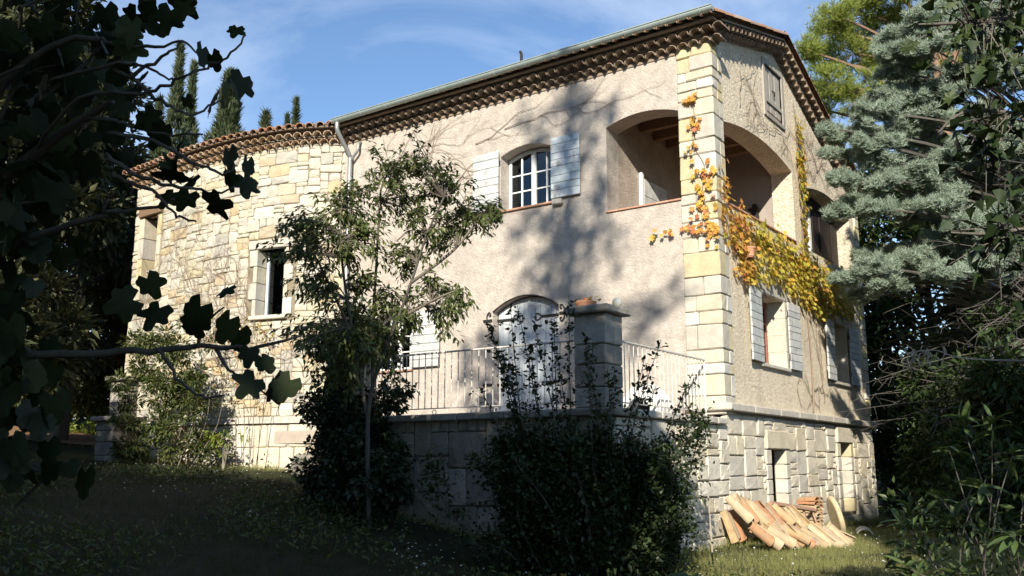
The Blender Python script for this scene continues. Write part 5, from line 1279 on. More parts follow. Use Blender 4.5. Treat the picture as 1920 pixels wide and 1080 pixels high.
# ---- dark twiggy shrub before the terrace corner
shrub = tree('cotoneaster_shrub', (.3, -4.4, gz(.3, -4.4)), 'big dark twiggy shrub with upright wands before the terrace corner', 'shrub')
TIPS = [(-0.68,-5.21,3.25),(-0.49,-5.0,3.45),(-0.2,-4.99,3.24),(-0.1,-4.69,3.33),(0.07,-4.62,3.55),(0.38,-4.77,2.97),(0.83,-4.28,2.81),(0.93,-4.01,3.01),(1.07,-3.46,2.68),(-0.43,-5.29,2.74),(0.69,-4.72,2.66),(1.04,-3.12,2.19),(-.55,-5.1,2.9),(.25,-4.6,3.1),(.0,-4.8,2.9),(-.3,-4.9,3.0),(.5,-4.5,2.7),(.9,-4.1,2.5),(-.8,-5.2,2.5),(1.1,-3.6,2.2)]
rl = random.Random(31); parts = []; LP, LA = [], []
for i in range(215):
    t = TIPS[i % len(TIPS)] if i < 22 else None
    if t is None:
        u = rl.random(); c = Vector((-.55, -4.9, 0)).lerp(Vector((.90, -3.65, 0)), u); q = rl.gauss(0, .35)
        t = (c.x + q*.55, c.y - abs(q)*.8 + rl.uniform(-.3, .3), rl.uniform(.7, 2.12 - .5*abs(u - .5)))
    t = Vector(t) + Vector((rl.gauss(0, .05), rl.gauss(0, .05), rl.gauss(0, .05)))*(1 if i >= 20 else .2)
    bx_ = .22 + (t.x - .2)*.55 + rl.gauss(0, .08); by = -4.35 + (t.y + 4.4)*.5 + rl.gauss(0, .08)
    b = Vector((bx_, by, gz(bx_, by) - .05)); m = b.lerp(t, .5) + Vector((rl.gauss(0, .1), rl.gauss(0, .1), .1))
    pth_ = smooth_path([b, m, t], 8); parts.append(tube(pth_, [.014, .003], 5, False)); L = (t - b).length
    wand = t.z > 2.45
    for j in range(int(L*(95 if wand else 330))):
        f = rl.random()**(1.5 if wand else .7); q = pth_[min(len(pth_) - 1, int(f*(len(pth_) - 1)))]; sp = (.012 + .08*(1 - f)**1.3 if wand else .04 + .13*(1 - f) + .05*rl.random())
        LP.append(q + Vector((rl.gauss(0, sp), rl.gauss(0, sp), rl.gauss(0, sp*.8 + .03)))); LA.append((rl.gauss(0, 1), rl.gauss(0, 1), rl.gauss(.3, .8)))
    for j in range(int(L*(5 if wand else 6))):
        f = rl.uniform(.25, .98); q = pth_[int(f*(len(pth_) - 1))]; d = Vector((rl.gauss(0, 1), rl.gauss(0, 1), rl.uniform(.1, .9))).normalized()*rl.uniform(.06, .2)
        parts.append(tube([q, q + d], [.004, .002], 3, False))
        for w in range(4 if wand else 7): LP.append(q + d*rl.uniform(.3, 1.05) + Vector((rl.gauss(0, .012), rl.gauss(0, .012), rl.gauss(0, .012)))); LA.append((rl.gauss(0, 1), rl.gauss(0, 1), rl.gauss(.3, .8)))
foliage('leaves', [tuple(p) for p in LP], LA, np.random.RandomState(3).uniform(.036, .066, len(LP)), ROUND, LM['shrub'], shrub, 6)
limbs(shrub, parts, M['fig_bark'], 'stems')

# ---- bush with a reddening climber at the foot of the stone wing
bush = tree('leafy_bush', (-11.4, -2.2, gz(-11.4, -2.2)), 'tall mixed green bush against the left of the stone wing', 'shrub')
_rs = np.random.RandomState(18); cl = []
for i in range(80):
    x = _rs.uniform(-12.1, -10.1); top = 4.7 - .9*abs(x + 11.4); cl.append((x, -2.2 + _rs.normal(0, .35) + .25*(x + 11.2), _rs.uniform(1.6, top), _rs.uniform(.14, .30)))
p_, d_ = clump_points(_rs, cl, 2600, .3)
foliage('leaves', p_, d_ + (0, 0, -.2), _rs.uniform(.07, .13, len(p_)), OVAL, LM['bush'], bush, 7)
limbs(bush, [tube(smooth_path([(-11.4 + .2*i, -2.1, 1.5), (-11.5 + .32*i, -2.1 + .05*i, 2.4), (-11.6 + .4*i, -2.0, 3.4)], 4), [.016, .004], 5) for i in range(6)], M['bark'], 'stems')
redv = tree('reddening_vine', (-10.2, -1.2, 1.6), 'thin vine with reddish leaves climbing the stone wing behind the bush', 'climber')
cl = [(_rs.uniform(-11.6, -9.6), -1.05 + _rs.normal(0, .12), _rs.uniform(2.7, 4.8), _rs.uniform(.10, .2)) for i in range(20)]
p_, d_ = clump_points(_rs, cl, 500, .3); foliage('leaves', p_, d_ + (0, 0, -.6), _rs.uniform(.05, .09, len(p_)), LOBED, LM['red_vine'], redv, 8)
limbs(redv, [tube(smooth_path([(-10.2 + .2*i, -1.1, 1.5), (-10.4 + .3*i, -1.05, 2.6), (-10.8 + .5*i, -1.0, 3.6), (-11.2 + .6*i, -1.0, 4.6)], 4), [.010, .003], 5) for i in range(4)], M['bark'], 'stems')
yb = tree('young_plant', (-9.75, -1.75, gz(-9.75, -1.75)), 'small bright yellow-green leafy plant at the bush edge before the plinth', 'plant')
cl = [(-9.75 + _rs.normal(0, .14), -1.8 + _rs.normal(0, .1), gz(-9.75, -1.8) + _rs.uniform(.3, .75), .15) for i in range(8)]
p_, d_ = clump_points(_rs, cl, 700, .4); foliage('leaves', p_, d_ + (0, 0, -.3), _rs.uniform(.08, .13, len(p_)), OVAL, LM['bright'], yb, 9)
limbs(yb, [tube([(-9.8, -1.75, 1.4), (-9.78 + .06*i, -1.78, 2.0)], [.012, .005], 4) for i in range(4)], M['dead_twig'], 'stems')
# ---- cypresses behind the roof
def cypress(x, y, h, rad, label, seed, lean=0.0, group='cypresses behind the roof'):
    zb = gz(x, y); t = tree('cypress_tree', (x, y, zb), label, 'tree', group); rs = np.random.RandomState(seed)
    trunk_mesh(t, [(x, y, zb - .2), (x + lean*.3, y, zb + h*.5), (x + lean, y, zb + h*.95)], .16, .02, M['bark'])
    n = int(1500*rad*h/6); f = rs.rand(n)**.9; a = rs.rand(n)*2*pi
    prof_ = rad*np.minimum(1, (1 - f)*2.6 + .02)*np.minimum(1, .45 + f*3)*(.75 + .25*np.sin(f*17 + seed))
    lump = 1 + .22*np.sin(a*3 + f*21 + seed) + .12*np.sin(a*5 - f*33)
    r = prof_*lump*(.55 + .45*rs.rand(n))
    p = np.stack([x + lean*f + r*np.cos(a), y + r*np.sin(a), zb + .4 + f*(h - .4)], -1)
    ax = np.stack([np.cos(a)*.45, np.sin(a)*.45, np.ones(n)], -1) + rs.normal(0, .25, (n, 3))
    foliage('crown', p, ax, rs.uniform(.22, .42, n), SPRAY, LM['cypress'], t, seed); return t
cypress(-22.6, 5.3, 14.0, .55, 'tallest slim cypress left of the group behind the stone wing', 1)
cypress(-23.9, 6.8, 14.0, .50, 'second slim cypress just right of the tallest one', 2)
cypress(-18.2, 4.1, 11.8, 1.5, 'broad dark conifer in the middle of the cypress group', 3, .2)
cypress(-18.1, 5.4, 10.8, .45, 'slim ragged cypress at the right edge of the group', 4, .3)
cypress(-23.2, 5.0, 11.9, .50, 'short cypress at the left foot of the tallest one', 5)
cypress(-23.7, 11.8, 14.1, .42, 'lone thin cypress tip above the wing roof', 6)
cypress(-25.5, 12.9, 13.9, .46, 'small bushy cypress tip left of the lone thin one', 7)
cypress(-24.7, 13.7, 13.5, .30, 'tiny cypress tip right of the lone thin one', 8)
cypress(-22.3, 13.0, 13.0, .5, 'faint conifer tip just over the ridge beside the gutter end', 9)

# ---- evergreens at the far left
def evergreen(x, y, h, spread, label, seed, mat='evergreen', low=.12, name='evergreen_tree', n_cl=80, per=330, leaf=(.2, .36), group=None, rr=(.5, .95), template=None, top=1.0):
    zb = gz(x, y); t = tree(name, (x, y, zb), label, 'tree', group); rs = np.random.RandomState(seed)
    trunk_mesh(t, [(x, y, zb - .2), (x + .2, y + .1, zb + h*.45), (x, y, zb + h*.9)], .06 + .018*h, .04, M['bark']); parts = []; cl = []
    for i in range(n_cl):
        f = rs.uniform(low, 1); a = rs.rand()*2*pi; r = spread*(np.sin(pi*min(1, .12 + .80*f))**.7)*np.sqrt(rs.rand())
        c = (x + r*np.cos(a), y + r*np.sin(a), zb + h*f*top, rs.uniform(*rr)); cl.append(c)
        if i % 2 == 0: parts.append(tube(smooth_path([(x, y, zb + h*f*.8), (x + r*.5*np.cos(a), y + r*.5*np.sin(a), zb + h*f*.9), c[:3]], 3), [.05, .012], 5, False))
    limbs(t, parts, M['bark'])
    p, d = clump_points(rs, cl, per, .4); foliage('crown', p, d + rs.normal(0, .4, d.shape), rs.uniform(*leaf, len(p)), template or OVAL, LM[mat], t, seed); return t
evergreen(-17.4, -2.6, 13.5, 2.3, 'tall dark evergreen behind the fig at the left edge', 11)
evergreen(-19.6, .3, 11.5, 2.0, 'dark evergreen between the left-edge tree and the stone wing', 12, low=.2)
evergreen(-16.3, -4.7, 12.0, 2.2, 'big evergreen cut off by the left frame edge behind the fig', 13)
evergreen(-21.6, 3.3, 8.6, 1.5, 'lower evergreen close to the left corner of the stone wing', 14, low=.15)
evergreen(-25.0, -.6, 13, 2.4, 'far evergreen standing beyond the sunlit path', 15, low=.1)
evergreen(-31, 1.5, 9, 3.2, 'distant evergreen beyond the far end of the path', 16, low=.04)
evergreen(-28.5, 5.5, 9, 3.0, 'distant evergreen behind the undergrowth left of the wing', 17, low=.04)
evergreen(-27, -5.0, 8, 2.6, 'distant evergreen at the left frame edge above the lawn', 18, low=.04)
evergreen(-10.5, -12.0, 7.0, 2.4, 'evergreen outside the view beside the dark lawn', 19, 'shade', low=.1)  # this tree and the next are added to block skylight over the lawn
evergreen(-14.5, -9.5, 7.5, 2.4, 'evergreen outside the view left of the dark lawn', 20, 'shade', low=.1)
for i, (x, y, h, s) in enumerate(((-21.5, 3.6, 2.4, 1.4), (-23.6, 2.6, 2.6, 1.6), (-25.8, 2.0, 2.8, 1.7), (-19.4, 4.4, 2.2, 1.3), (-28.0, 1.6, 3.0, 1.8))):
    evergreen(x, y, h, s, ('low undergrowth nearest the wing behind the path', 'low dark undergrowth second from the wing behind the path', 'leafy undergrowth in the middle behind the path', 'undergrowth tucked beside the rear of the wing', 'undergrowth behind the path at the left frame edge')[i], 30 + i, 'bush', .05, 'undergrowth_shrub', 30, 420, (.14, .26), 'undergrowth behind the path', (.4, .7))
yg = tree('low_plants', (-19.4, 2.5, gz(-19.4, 2.5)), 'sunlit yellow-green low plants along the back of the path', 'plant')
_rs = np.random.RandomState(41); cl = [(-22.6 + 4.2*f + _rs.normal(0, .1), 1.75 + 1.3*f + _rs.normal(0, .15), gz(-20, 2) + _rs.uniform(.1, .5), .22) for f in _rs.rand(26)]
p_, d_ = clump_points(_rs, cl, 420, .3); foliage('leaves', p_, d_ + (0, 0, .2), _rs.uniform(.10, .18, len(p_)), OVAL, LM['bright'], yg, 41)
for i, (x, y) in enumerate(((-13.7, -5.0), (-13.4, -4.7))):
    s_ = tree('sapling', (x, y, gz(x, y)), ('thin dark sapling at the left edge of the lawn', 'slightly taller thin sapling next to the one at the lawn edge')[i], 'sapling'); zb = gz(x, y)
    trunk_mesh(s_, [(x, y, zb - .1), (x + .05, y, zb + .8), (x - .05, y, zb + 1.6 + .3*i)], .03, .012, M['bark'])
    cl = [(x + _rs.normal(0, .2), y + _rs.normal(0, .2), zb + _rs.uniform(.7, 1.9 + .3*i), .2) for _ in range(9)]
    p_, d_ = clump_points(_rs, cl, 500, .3); foliage('leaves', p_, d_, _rs.uniform(.07, .11, len(p_)), OVAL, LM['ivy'], s_, 44 + i)

# ---- stone pine behind the gable
PINE = [(-3.81,18.99,16.27,.69),(-3.35,19.64,17.45,.87),(-2.37,20.45,18.14,1.15),(-1.49,21.7,18.61,1.15),(-2.79,20.21,16.67,1.06),(-2.16,21.54,16.78,1.06),(-2.79,17.17,14.46,.77),(-2.7,19.41,14.49,.67),(-.91,22.29,17.82,1.25),(-1.4,21.09,15.16,.87),(-4.25,20.24,15.55,.42),(-3.44,16.85,15.68,.42),(-1.61,19.2,18.85,1.35),(-.15,19.14,18.76,1.54),(.46,21.18,18.24,1.15),(-.3,21.35,15.81,.96),(-1.77,17.89,14.16,.77),(-2.59,17.65,17.05,.67),(-3.39,18.12,13.93,.38),(1.2,20.5,19.4,1.4),(.8,22.5,17,1.2),(2.2,21.5,18.4,1.3),(-.5,20.5,20,1.3)]
pine = tree('pine_tree', (.4, 21.0, gz(.4, 21)), 'bright green pine rising behind the right end of the roof', 'tree')
trunk_mesh(pine, [(.4, 21, gz(.4, 21) - .2), (.3, 21, 8), (.1, 20.8, 13), (-.3, 20.6, 18)], .38, .10, M['bark_red'])
_rs = np.random.RandomState(51); parts = []; pp_, pa_, ps_ = [], [], []
for c in PINE:
    cc = Vector(c[:3]); parts.append(tube(smooth_path([(.2, 20.9, c[2] - 3.2), tuple(Vector((.1, 20.8, c[2] - 1.6)).lerp(cc, .5)), tuple(cc)], 4), [.11, .03], 5, False))
    for k in range(int(26*c[3])):
        d = rand_dir(_rs, 1)[0]; e = cc + Vector(d*(1, 1, .75))*c[3]*_rs.uniform(.5, 1.05); parts.append(tube([cc.lerp(e, .1), e], [.02, .008], 3, False))
        n = 30; q = np.array(e) + _rs.normal(0, .17*c[3]**.5, (n, 3))*(1, 1, .8); pp_.append(q); pa_.append(np.array(d)*.7 + _rs.normal(0, .45, (n, 3)) + (0, 0, .7)); ps_.append(_rs.uniform(.18, .30, n))
foliage('crown', np.concatenate(pp_), np.concatenate(pa_), np.concatenate(ps_), NEEDLES, LM['pine'], pine, 52); limbs(pine, parts, M['bark_red'])

# ---- blue cedar at the right
CED = [(0.95,3.75,7.8,.29),(1.25,3.63,7.33,.38),(1.4,2.12,6.45,.29),(1.19,3.85,6.56,.29),(2.02,2.24,7.56,.43),(2.25,3.61,8.57,.43),(2.44,2.26,8.59,.38),(2.95,2.26,8.54,.43),(2.59,4.28,9.96,.29),(3.26,3,8.99,.43),(1.92,2.5,7.13,.43),(2.02,4.65,8.06,.48),(2.65,4.64,8.61,.48),(3.39,3.46,8.43,.48),(1.77,4.62,7.18,.43),(2.59,3.93,7.2,.48),(1.46,3.63,6.82,.38),(3.48,3.48,7.53,.53),(3.68,5.44,9.18,.48),(2.88,4.66,6.88,.48),(1.85,4.86,6.42,.38),(.98,4.04,6.38,.21),(3.42,4.09,5.95,.48),(3.7,3.66,9.43,.48),(3.89,3.79,6.95,.48),(1.84,2.51,5.95,.34),(2.78,2.93,5.98,.38),(3.09,3.9,5.77,.38),(1.03,3.53,4.99,.31),(1.81,2.31,4.88,.4),(1.92,4.26,5.51,.4),(2.59,3.71,5.51,.4),(3,3.98,5.27,.38),(1.1,4.27,4.79,.31),(1.73,3.69,4.84,.34),(3.41,4.3,5.22,.38),(3.75,4.84,6.07,.38),(.93,3.22,7.33,.17),(1.38,1.62,7.22,.13),(1.89,5.19,5.22,.38),(2.82,3.1,4.8,.38),(4.2,4.4,8.4,.5),(4.5,5.2,7.4,.5),(4.3,4.2,9.6,.5),(4.4,4.6,6.2,.5),(3.2,5.2,10.4,.45),(4.0,6.2,10.4,.5),(5.2,5.0,8.8,.6),(5.4,5.5,7,.6)]
rl = random.Random(64)
CED += [(c[0] + rl.gauss(.25, .3), c[1] + rl.gauss(.3, .4), c[2] + rl.gauss(.1, .3), c[3]*rl.uniform(.8, 1.1)) for c in CED[:46] if c[0] > 1.3]
CED += [(2.3, 3.2, 9.3, .42), (2.7, 3.6, 9.6, .42), (2.9, 2.8, 9.3, .4), (2.0, 2.9, 8.1, .42), (2.4, 2.9, 7.9, .45), (2.9, 3.3, 8.0, .48), (1.6, 2.9, 7.5, .36), (2.2, 3.0, 6.6, .42), (2.6, 3.2, 6.6, .45), (3.1, 3.2, 6.9, .45), (1.5, 3.0, 6.2, .32), (2.3, 3.4, 6.1, .36), (2.2, 3.4, 5.2, .38), (2.5, 4.4, 5.2, .4), (3.2, 3.2, 5.6, .4), (1.4, 3.4, 5.3, .3)]
cedar = tree('cedar_tree', (4.35, 6.0, gz(4.35, 6)), 'silvery blue cedar spreading in from the right in front of the gable end', 'tree')
trunk_mesh(cedar, [(4.35, 6, gz(4.35, 6) - .2), (4.4, 6, 4), (4.35, 6, 8), (4.3, 6, 12.5)], .26, .07, M['fig_bark'])
_rs = np.random.RandomState(61); parts = []; pp_, pa_, ps_ = [], [], []; rl = random.Random(62)
for c in CED:
    cc = Vector(c[:3]); root = Vector((4.35, 6, c[2] - .9 + rl.uniform(-.3, .3))); mid = root.lerp(cc, .55) + Vector((rl.gauss(0, .15), rl.gauss(0, .15), .22)); bp_ = smooth_path([root, mid, cc], 6)
    parts.append(tube(bp_, [.05, .012], 5, False))
    for k in range(int(60*c[3])):
        d = Vector((rl.gauss(0, 1), rl.gauss(0, 1), rl.gauss(.05, .38))).normalized(); e = cc + Vector((d.x, d.y, d.z*.6))*c[3]*rl.uniform(.5, 1.1)
        parts.append(tube([cc + Vector((rl.gauss(0, .06), rl.gauss(0, .06), -.03)), e], [.008, .004], 3, False))
        for f in np.linspace(.25, 1.05, 9):
            q = cc.lerp(e, f); n = 8; pp_.append(np.array(q) + _rs.normal(0, .035, (n, 3))); pa_.append(np.array((d.x*.5, d.y*.5, .9)) + _rs.normal(0, .5, (n, 3))); ps_.append(_rs.uniform(.065, .11, n))
foliage('crown', np.concatenate(pp_), np.concatenate(pa_), np.concatenate(ps_), CEDAR, LM['cedar'], cedar, 63)
for i in range(300):                                # bare shaded inner branches
    z = rl.uniform(2.6, 7.2); a = rl.uniform(2.6, 5.4); L = rl.uniform(.8, 3.0); s0 = Vector((4.35, 6, z)) + Vector((cos(a), sin(a), 0))*rl.uniform(.1, 1.4)
    e = s0 + Vector((cos(a + rl.gauss(0, .3)), sin(a + rl.gauss(0, .3)), rl.gauss(-.12, .2)))*L; m = s0.lerp(e, .5) + Vector((0, 0, rl.gauss(.05, .1)))
    pth_ = smooth_path([s0, m, e], 4); parts.append(tube(pth_, [.014, .003], 4, False))
    for k in range(10):
        q = pth_[rl.randrange(2, len(pth_))]; w = q + Vector((rl.gauss(0, .2), rl.gauss(0, .2), rl.gauss(-.08, .14))); parts.append(tube([q, w], [.004, .0018], 3, False))
limbs(cedar, parts, M['fig_bark'])
deadp = []
for i in range(26):
    b = Vector((2.86 + rl.gauss(0, .16), .1 + rl.gauss(0, .2), 3.15 + rl.gauss(0, .05))); q = [b]
    for k in range(4): q.append(q[-1] + Vector((rl.gauss(.0, .05), rl.gauss(0, .05), -rl.uniform(.02, .10))))
    deadp.append(tube(smooth_path(q, 3), [.008, .003], 4, False))
deadp.append(tube(smooth_path([(3.6, 1.9, 3.15), (3.24, .88, 3.12), (3.0, .4, 3.2), (2.7, -.1, 3.12)], 5), [.012, .004], 5, False))
dt = tree('dead_branch', (3.24, .88, 2.9), 'pale dead branch with drooping twigs before the dark hedge', 'branch'); limbs(dt, deadp, M['dead_twig'], 'twigs')
trunk_mesh(dt, [(3.6, 1.9, 3.15), (4.0, 4.0, 3.3), (4.3, 5.8, 3.5)], .02, .035, M['bark'], 'limb', 6)

# ---- dark hedge at the right
def hedge_shrub(label, cl, seed, mat, base, name='hedge_shrub', per=800, leaf=(.13, .20), template=OVAL):
    t = tree(name, base, label, 'shrub', 'shrubs of the dark hedge at the right'); rs = np.random.RandomState(seed); p, d = clump_points(rs, cl, per, .45)
    foliage('leaves', p, d + (0, 0, -.1) + rs.normal(0, .4, d.shape), rs.uniform(*leaf, len(p)), template, LM[mat], t, seed)
    limbs(t, [tube(smooth_path([tuple(base), (base[0] + rs.normal(0, .2), base[1] + rs.normal(0, .2), base[2] + 1.2), tuple(cl[k][:3])], 3), [.04, .012], 5, False) for k in range(0, len(cl), 4)], M['bark']); return t
rl = random.Random(71)
def blob(cx, cy, w, d, z0, z1, n, r): return [(cx + rl.uniform(-w, w), cy + rl.uniform(-d, d), rl.uniform(z0, z1), rl.uniform(*r)) for _ in range(n)]
hedge_shrub('glossy green shrub beside the far end of the gable wall', blob(1.75, 6.9, .45, .8, .5, 4.0, 36, (.3, .5)), 72, 'hedge', (1.75, 6.9, gz(1.75, 6.9)))
hedge_shrub('shrub just behind the far end of the gable wall', blob(.75, 9.6, .7, .7, .4, 3.6, 40, (.35, .6)), 171, 'hedge', (.75, 9.6, gz(.75, 9.6)))
hedge_shrub('dark tall shrub in the middle of the hedge', blob(2.5, 5.4, .8, .9, .4, 4.2, 44, (.35, .6)), 73, 'hedge', (2.5, 5.4, gz(2.5, 5.4)))
hedge_shrub('dark shrub in the hedge near the right frame edge', blob(3.9, 4.6, .8, 1.0, .3, 3.6, 44, (.35, .6)), 74, 'hedge', (3.9, 4.6, gz(3.9, 4.6)))
hedge_shrub('low dark shrub before the hedge on the lawn edge', blob(3.3, 2.6, .9, .9, .3, 2.0, 34, (.3, .5)), 75, 'hedge', (3.3, 2.6, gz(3.3, 2.6)))
hedge_shrub('dark shrub cut by the right frame edge below the cedar', blob(5.3, 2.8, .8, 1.2, .2, 3.4, 44, (.4, .6)), 76, 'hedge', (5.3, 2.8, gz(5.3, 2.8)))
evergreen(6.5, 14.5, 8.0, 2.6, 'sunlit green tree far behind the hedge at the right edge', 77, 'bush', .1)
evergreen(1.8, 17.5, 6.5, 2.4, 'leafy tree behind the hedge beside the house end', 78, 'evergreen', .1)
evergreen(-.4, 11.0, 8.6, 1.1, 'narrow dark tree rising right behind the gable end', 175, 'hedge', .1, n_cl=80, rr=(.35, .65))
evergreen(.5, 12.2, 8.6, 1.5, 'dark feathery tree showing between gable end and cedar', 176, 'hedge', .12, n_cl=64, rr=(.35, .7))
evergreen(2.6, 10.5, 8.2, 1.9, 'thin dark tree closing the gap beside the gable end', 177, 'hedge', .15, n_cl=60)
evergreen(5.2, 10.0, 8.0, 2.0, 'thin dark tree behind the cedar trunk', 178, 'hedge', .15, n_cl=60)
evergreen(9.0, 12.0, 9, 2.6, 'dark tree behind the cedar outside the right edge', 79, 'evergreen', .1)

# ---- oak branch reaching in at the top right
oak = tree('oak_tree', (7.4, -8.2, gz(7.4, -8.2)), 'dark oak branch with lobed leaves hanging in the upper right corner', 'tree')
trunk_mesh(oak, [(7.4, -8.2, gz(7.4, -8.2) - .2), (7.3, -8.2, 1.6), (7.0, -8.3, 3.0), (6.6, -8.4, 3.9)], .16, .07, M['bark'])
OK_ = [[(6.9, -8.3, 3.2), (6.1, -8.5, 3.55), (5.5, -8.8, 3.75), (5.1, -9.05, 3.74), (4.93, -9.2, 3.72)], [(6.9, -8.3, 3.1), (6.0, -8.5, 3.2), (5.5, -8.7, 3.25), (5.11, -9.0, 3.3), (4.95, -9.06, 3.2)], [(6.9, -8.3, 2.9), (6.1, -8.5, 2.85), (5.5, -8.6, 2.8), (5.15, -8.8, 2.72), (4.95, -8.95, 2.72)], [(6.8, -8.3, 3.4), (6.0, -8.7, 3.9), (5.4, -8.95, 4.0), (5.1, -9.05, 3.95)], [(6.6, -8.4, 2.7), (5.9, -8.5, 2.45), (5.5, -8.55, 2.4), (5.2, -8.75, 2.5)]]
ro = random.Random(81)
oakf = []
for s in range(4):
    r_ = random.Random(90 + s); L = []
    for k in range(13):
        t = -2.5 + 5.0*k/12; w = (.62 if k % 2 == 0 else .36)*r_.uniform(.9, 1.1); L.append((.42 + w*1.0*cos(t)*.9, w*sin(t)*.72, -.06*(k % 2 == 0)))
    oakf.append(mesh('leaf', [(0, 0, 0), (.42, 0, .03)] + L, [(1, i, i + 1) for i in range(2, 14)] + [(0, 2, 1), (0, 1, 14)], LM['oak']))
cnt_o = 0; parts = []; extra = []
for L in OK_:
    p = smooth_path(L, 6); obj('branch', *tube(p, [.022, .005], 6), M['fig_bark'], oak, smooth=True)
    for q in [s_ + Vector((.17, .12, .0)) for s_ in p[6:]]:
        for k in range(9):
            e = q + Vector((ro.gauss(-.02, .10), ro.gauss(0, .15), ro.gauss(-.03, .14))); parts.append(tube([q, q.lerp(e, .5) + Vector((0, 0, .015)), e], [.004, .0018], 3, False))
            for w in range(2):
                pos = e + Vector((ro.gauss(0, .03), ro.gauss(0, .03), ro.gauss(0, .03)))
                if cnt_o < 290 and (k < 2 or w == 0): put_leaf(oak, pos, ro.uniform(.06, .095), ro.choice(oakf), ro, jit=.7, droop=(-.3, 0, -.6)); cnt_o += 1
                else: extra.append(pos)
foliage('leaf_mass', [tuple(q) for q in extra], np.random.RandomState(5).normal(0, 1, (len(extra), 3)) + (-.3, 0, -.5), np.random.RandomState(6).uniform(.06, .095, len(extra)), LOBED, LM['ivy'], oak, 82)
limbs(oak, parts, M['fig_bark'], 'twigs')

# ---- long-leaved shrub in the lower right foreground
loq = tree('long_leaved_shrub', (4.5, -5.9, gz(4.5, -5.9)), 'open shrub with long green leaves in the lower right foreground', 'shrub')
lqm = []
for s in range(3):
    r_ = random.Random(s + 4); V = [(0, 0, 0)]; 
    xs_ = (.18, .4, .62, .84); ws = (.09, .145, .14, .08); dz = lambda t: -.22*t*t*(1 + .5*s) 
    V += [(t, 0, dz(t)) for t in xs_] + [(1, 0, dz(1))] + [(t, w, dz(t) + .05) for t, w in zip(xs_, ws)] + [(t, -w, dz(t) + .05) for t, w in zip(xs_, ws)]
    F = [(0, 1, 6), (1, 2, 7, 6), (2, 3, 8, 7), (3, 4, 9, 8), (4, 5, 9), (0, 10, 1), (1, 10, 11, 2), (2, 11, 12, 3), (3, 12, 13, 4), (4, 13, 5)]
    lqm.append(mesh('leaf', V, F, LM['loquat'], smooth=True))
rq = random.Random(91)
LQ = [(3.97, -6.2, .85), (3.72, -5.3, 1.15), (4.42, -6.15, 1.96), (4.82, -6.94, 1.17), (4.1, -5.65, 1.40), (4.72, -5.88, 1.69), (4.3, -6.0, 1.25), (4.6, -6.4, 1.5), (4.0, -5.8, 1.15), (4.45, -5.7, 1.1), (4.7, -6.6, 1.9), (4.15, -6.3, .7), (4.9, -6.4, 1.3), (3.85, -5.6, .8), (4.4, -6.4, .9), (4.95, -6.0, 1.9), (4.2, -5.5, 1.75), (3.8, -5.75, 1.0), (4.05, -6.05, .55), (4.6, -6.1, .75), (3.62, -5.1, .85), (4.85, -6.7, .8)]
for i, t in enumerate(LQ):
    b = Vector((4.5 + rq.gauss(0, .18), -5.9 + rq.gauss(0, .18), gz(4.5, -5.9))); m = b.lerp(Vector(t), .55) + Vector((rq.gauss(0, .07), rq.gauss(0, .07), .1)); p = smooth_path([b, m, t], 5)
    obj('stem', *tube(p, [.008, .003], 6), M['fig_bark'], loq, smooth=True)
    d0 = (Vector(t) - m).normalized()
    for k in range(10):
        a = k*2.4; q = p[-1] - d0*.012*k; ax = d0*.45 + Vector((cos(a), sin(a), rq.gauss(-.1, .25)))
        put_leaf(loq, q, rq.uniform(.12, .20), rq.choice(lqm), rq, nrm=Vector((0, 0, 1)), droop=tuple(ax), jit=.35)
_rs = np.random.RandomState(92); cl = [(4.5 + _rs.uniform(-.55, .6), -5.9 + _rs.uniform(-.5, .5), _rs.uniform(.25, 1.35), .22) for i in range(40)]
p_, d_ = clump_points(_rs, cl, 420, .2); foliage('understorey_leaves', p_, d_ + (0, 0, .2), _rs.uniform(.06, .11, len(p_)), OVAL, LM['loquat_i'], loq, 93)
sap = tree('seedling', (3.77, -9.54, gz(3.77, -9.54)), 'lit green seedling leaves poking up at the bottom frame edge', 'seedling')
trunk_mesh(sap, [(3.77, -9.54, gz(3.77, -9.54) - .05), (3.75, -9.53, .6), (3.77, -9.54, 1.05)], .012, .005, M['dead_twig'], 'stem', 6)
for (a, s, dz) in ((-2.6, .13, .02), (.3, .14, -.02), (1.9, .11, 0), (-1.0, .10, -.05)): put_leaf(sap, (3.77, -9.54, 1.06 + dz), s, lqm[0], rq, nrm=Vector((.3, -.7, .7)), droop=(cos(a), sin(a), .25), jit=.1)

# ================================================================== lawn
_rs = np.random.RandomState(101)
def lawn_points(n, x0, x1, y0, y1):
    p = np.stack([_rs.uniform(x0, x1, n), _rs.uniform(y0, y1, n)], -1)
    keep = ~((p[:, 0] > -5.25) & (p[:, 0] < .05) & (p[:, 1] > -3.55)) & ~((p[:, 0] > -15.2) & (p[:, 0] < .05) & (p[:, 1] > -.55)) & ~((p[:, 0] < -5.2) & (p[:, 1] > -.95) & (p[:, 0] > -15))
    dx, dy = p[:, 0] - 5.782, p[:, 1] + 13.841
    dep = -dx*.5785 + dy*.8157; lat = dx*.8157 + dy*.5785
    keep &= (dep > 5) & (np.abs(lat) < dep*.75 + 1.5)
    return p[keep]
g = np.concatenate([lawn_points(150000, -18, 7, -10, 7), lawn_points(26000, .2, 4.5, -4, 4.5)]); g = g[_rs.rand(len(g)) < np.clip(14/np.hypot(g[:, 0] - 5.8, g[:, 1] + 13.8), .3, 1)]
P3 = np.column_stack([g, ground_z(g[:, 0], g[:, 1]) - .01]); ax = np.column_stack([_rs.normal(0, 1, len(g)), _rs.normal(0, 1, len(g)), np.zeros(len(g))])
lit_side = g[:, 0]*1.0 + _rs.normal(0, .35, len(g)) + .25*np.sin(g[:, 1]*2) > .45  # side of the lawn that gets the blades coloured for sunlight
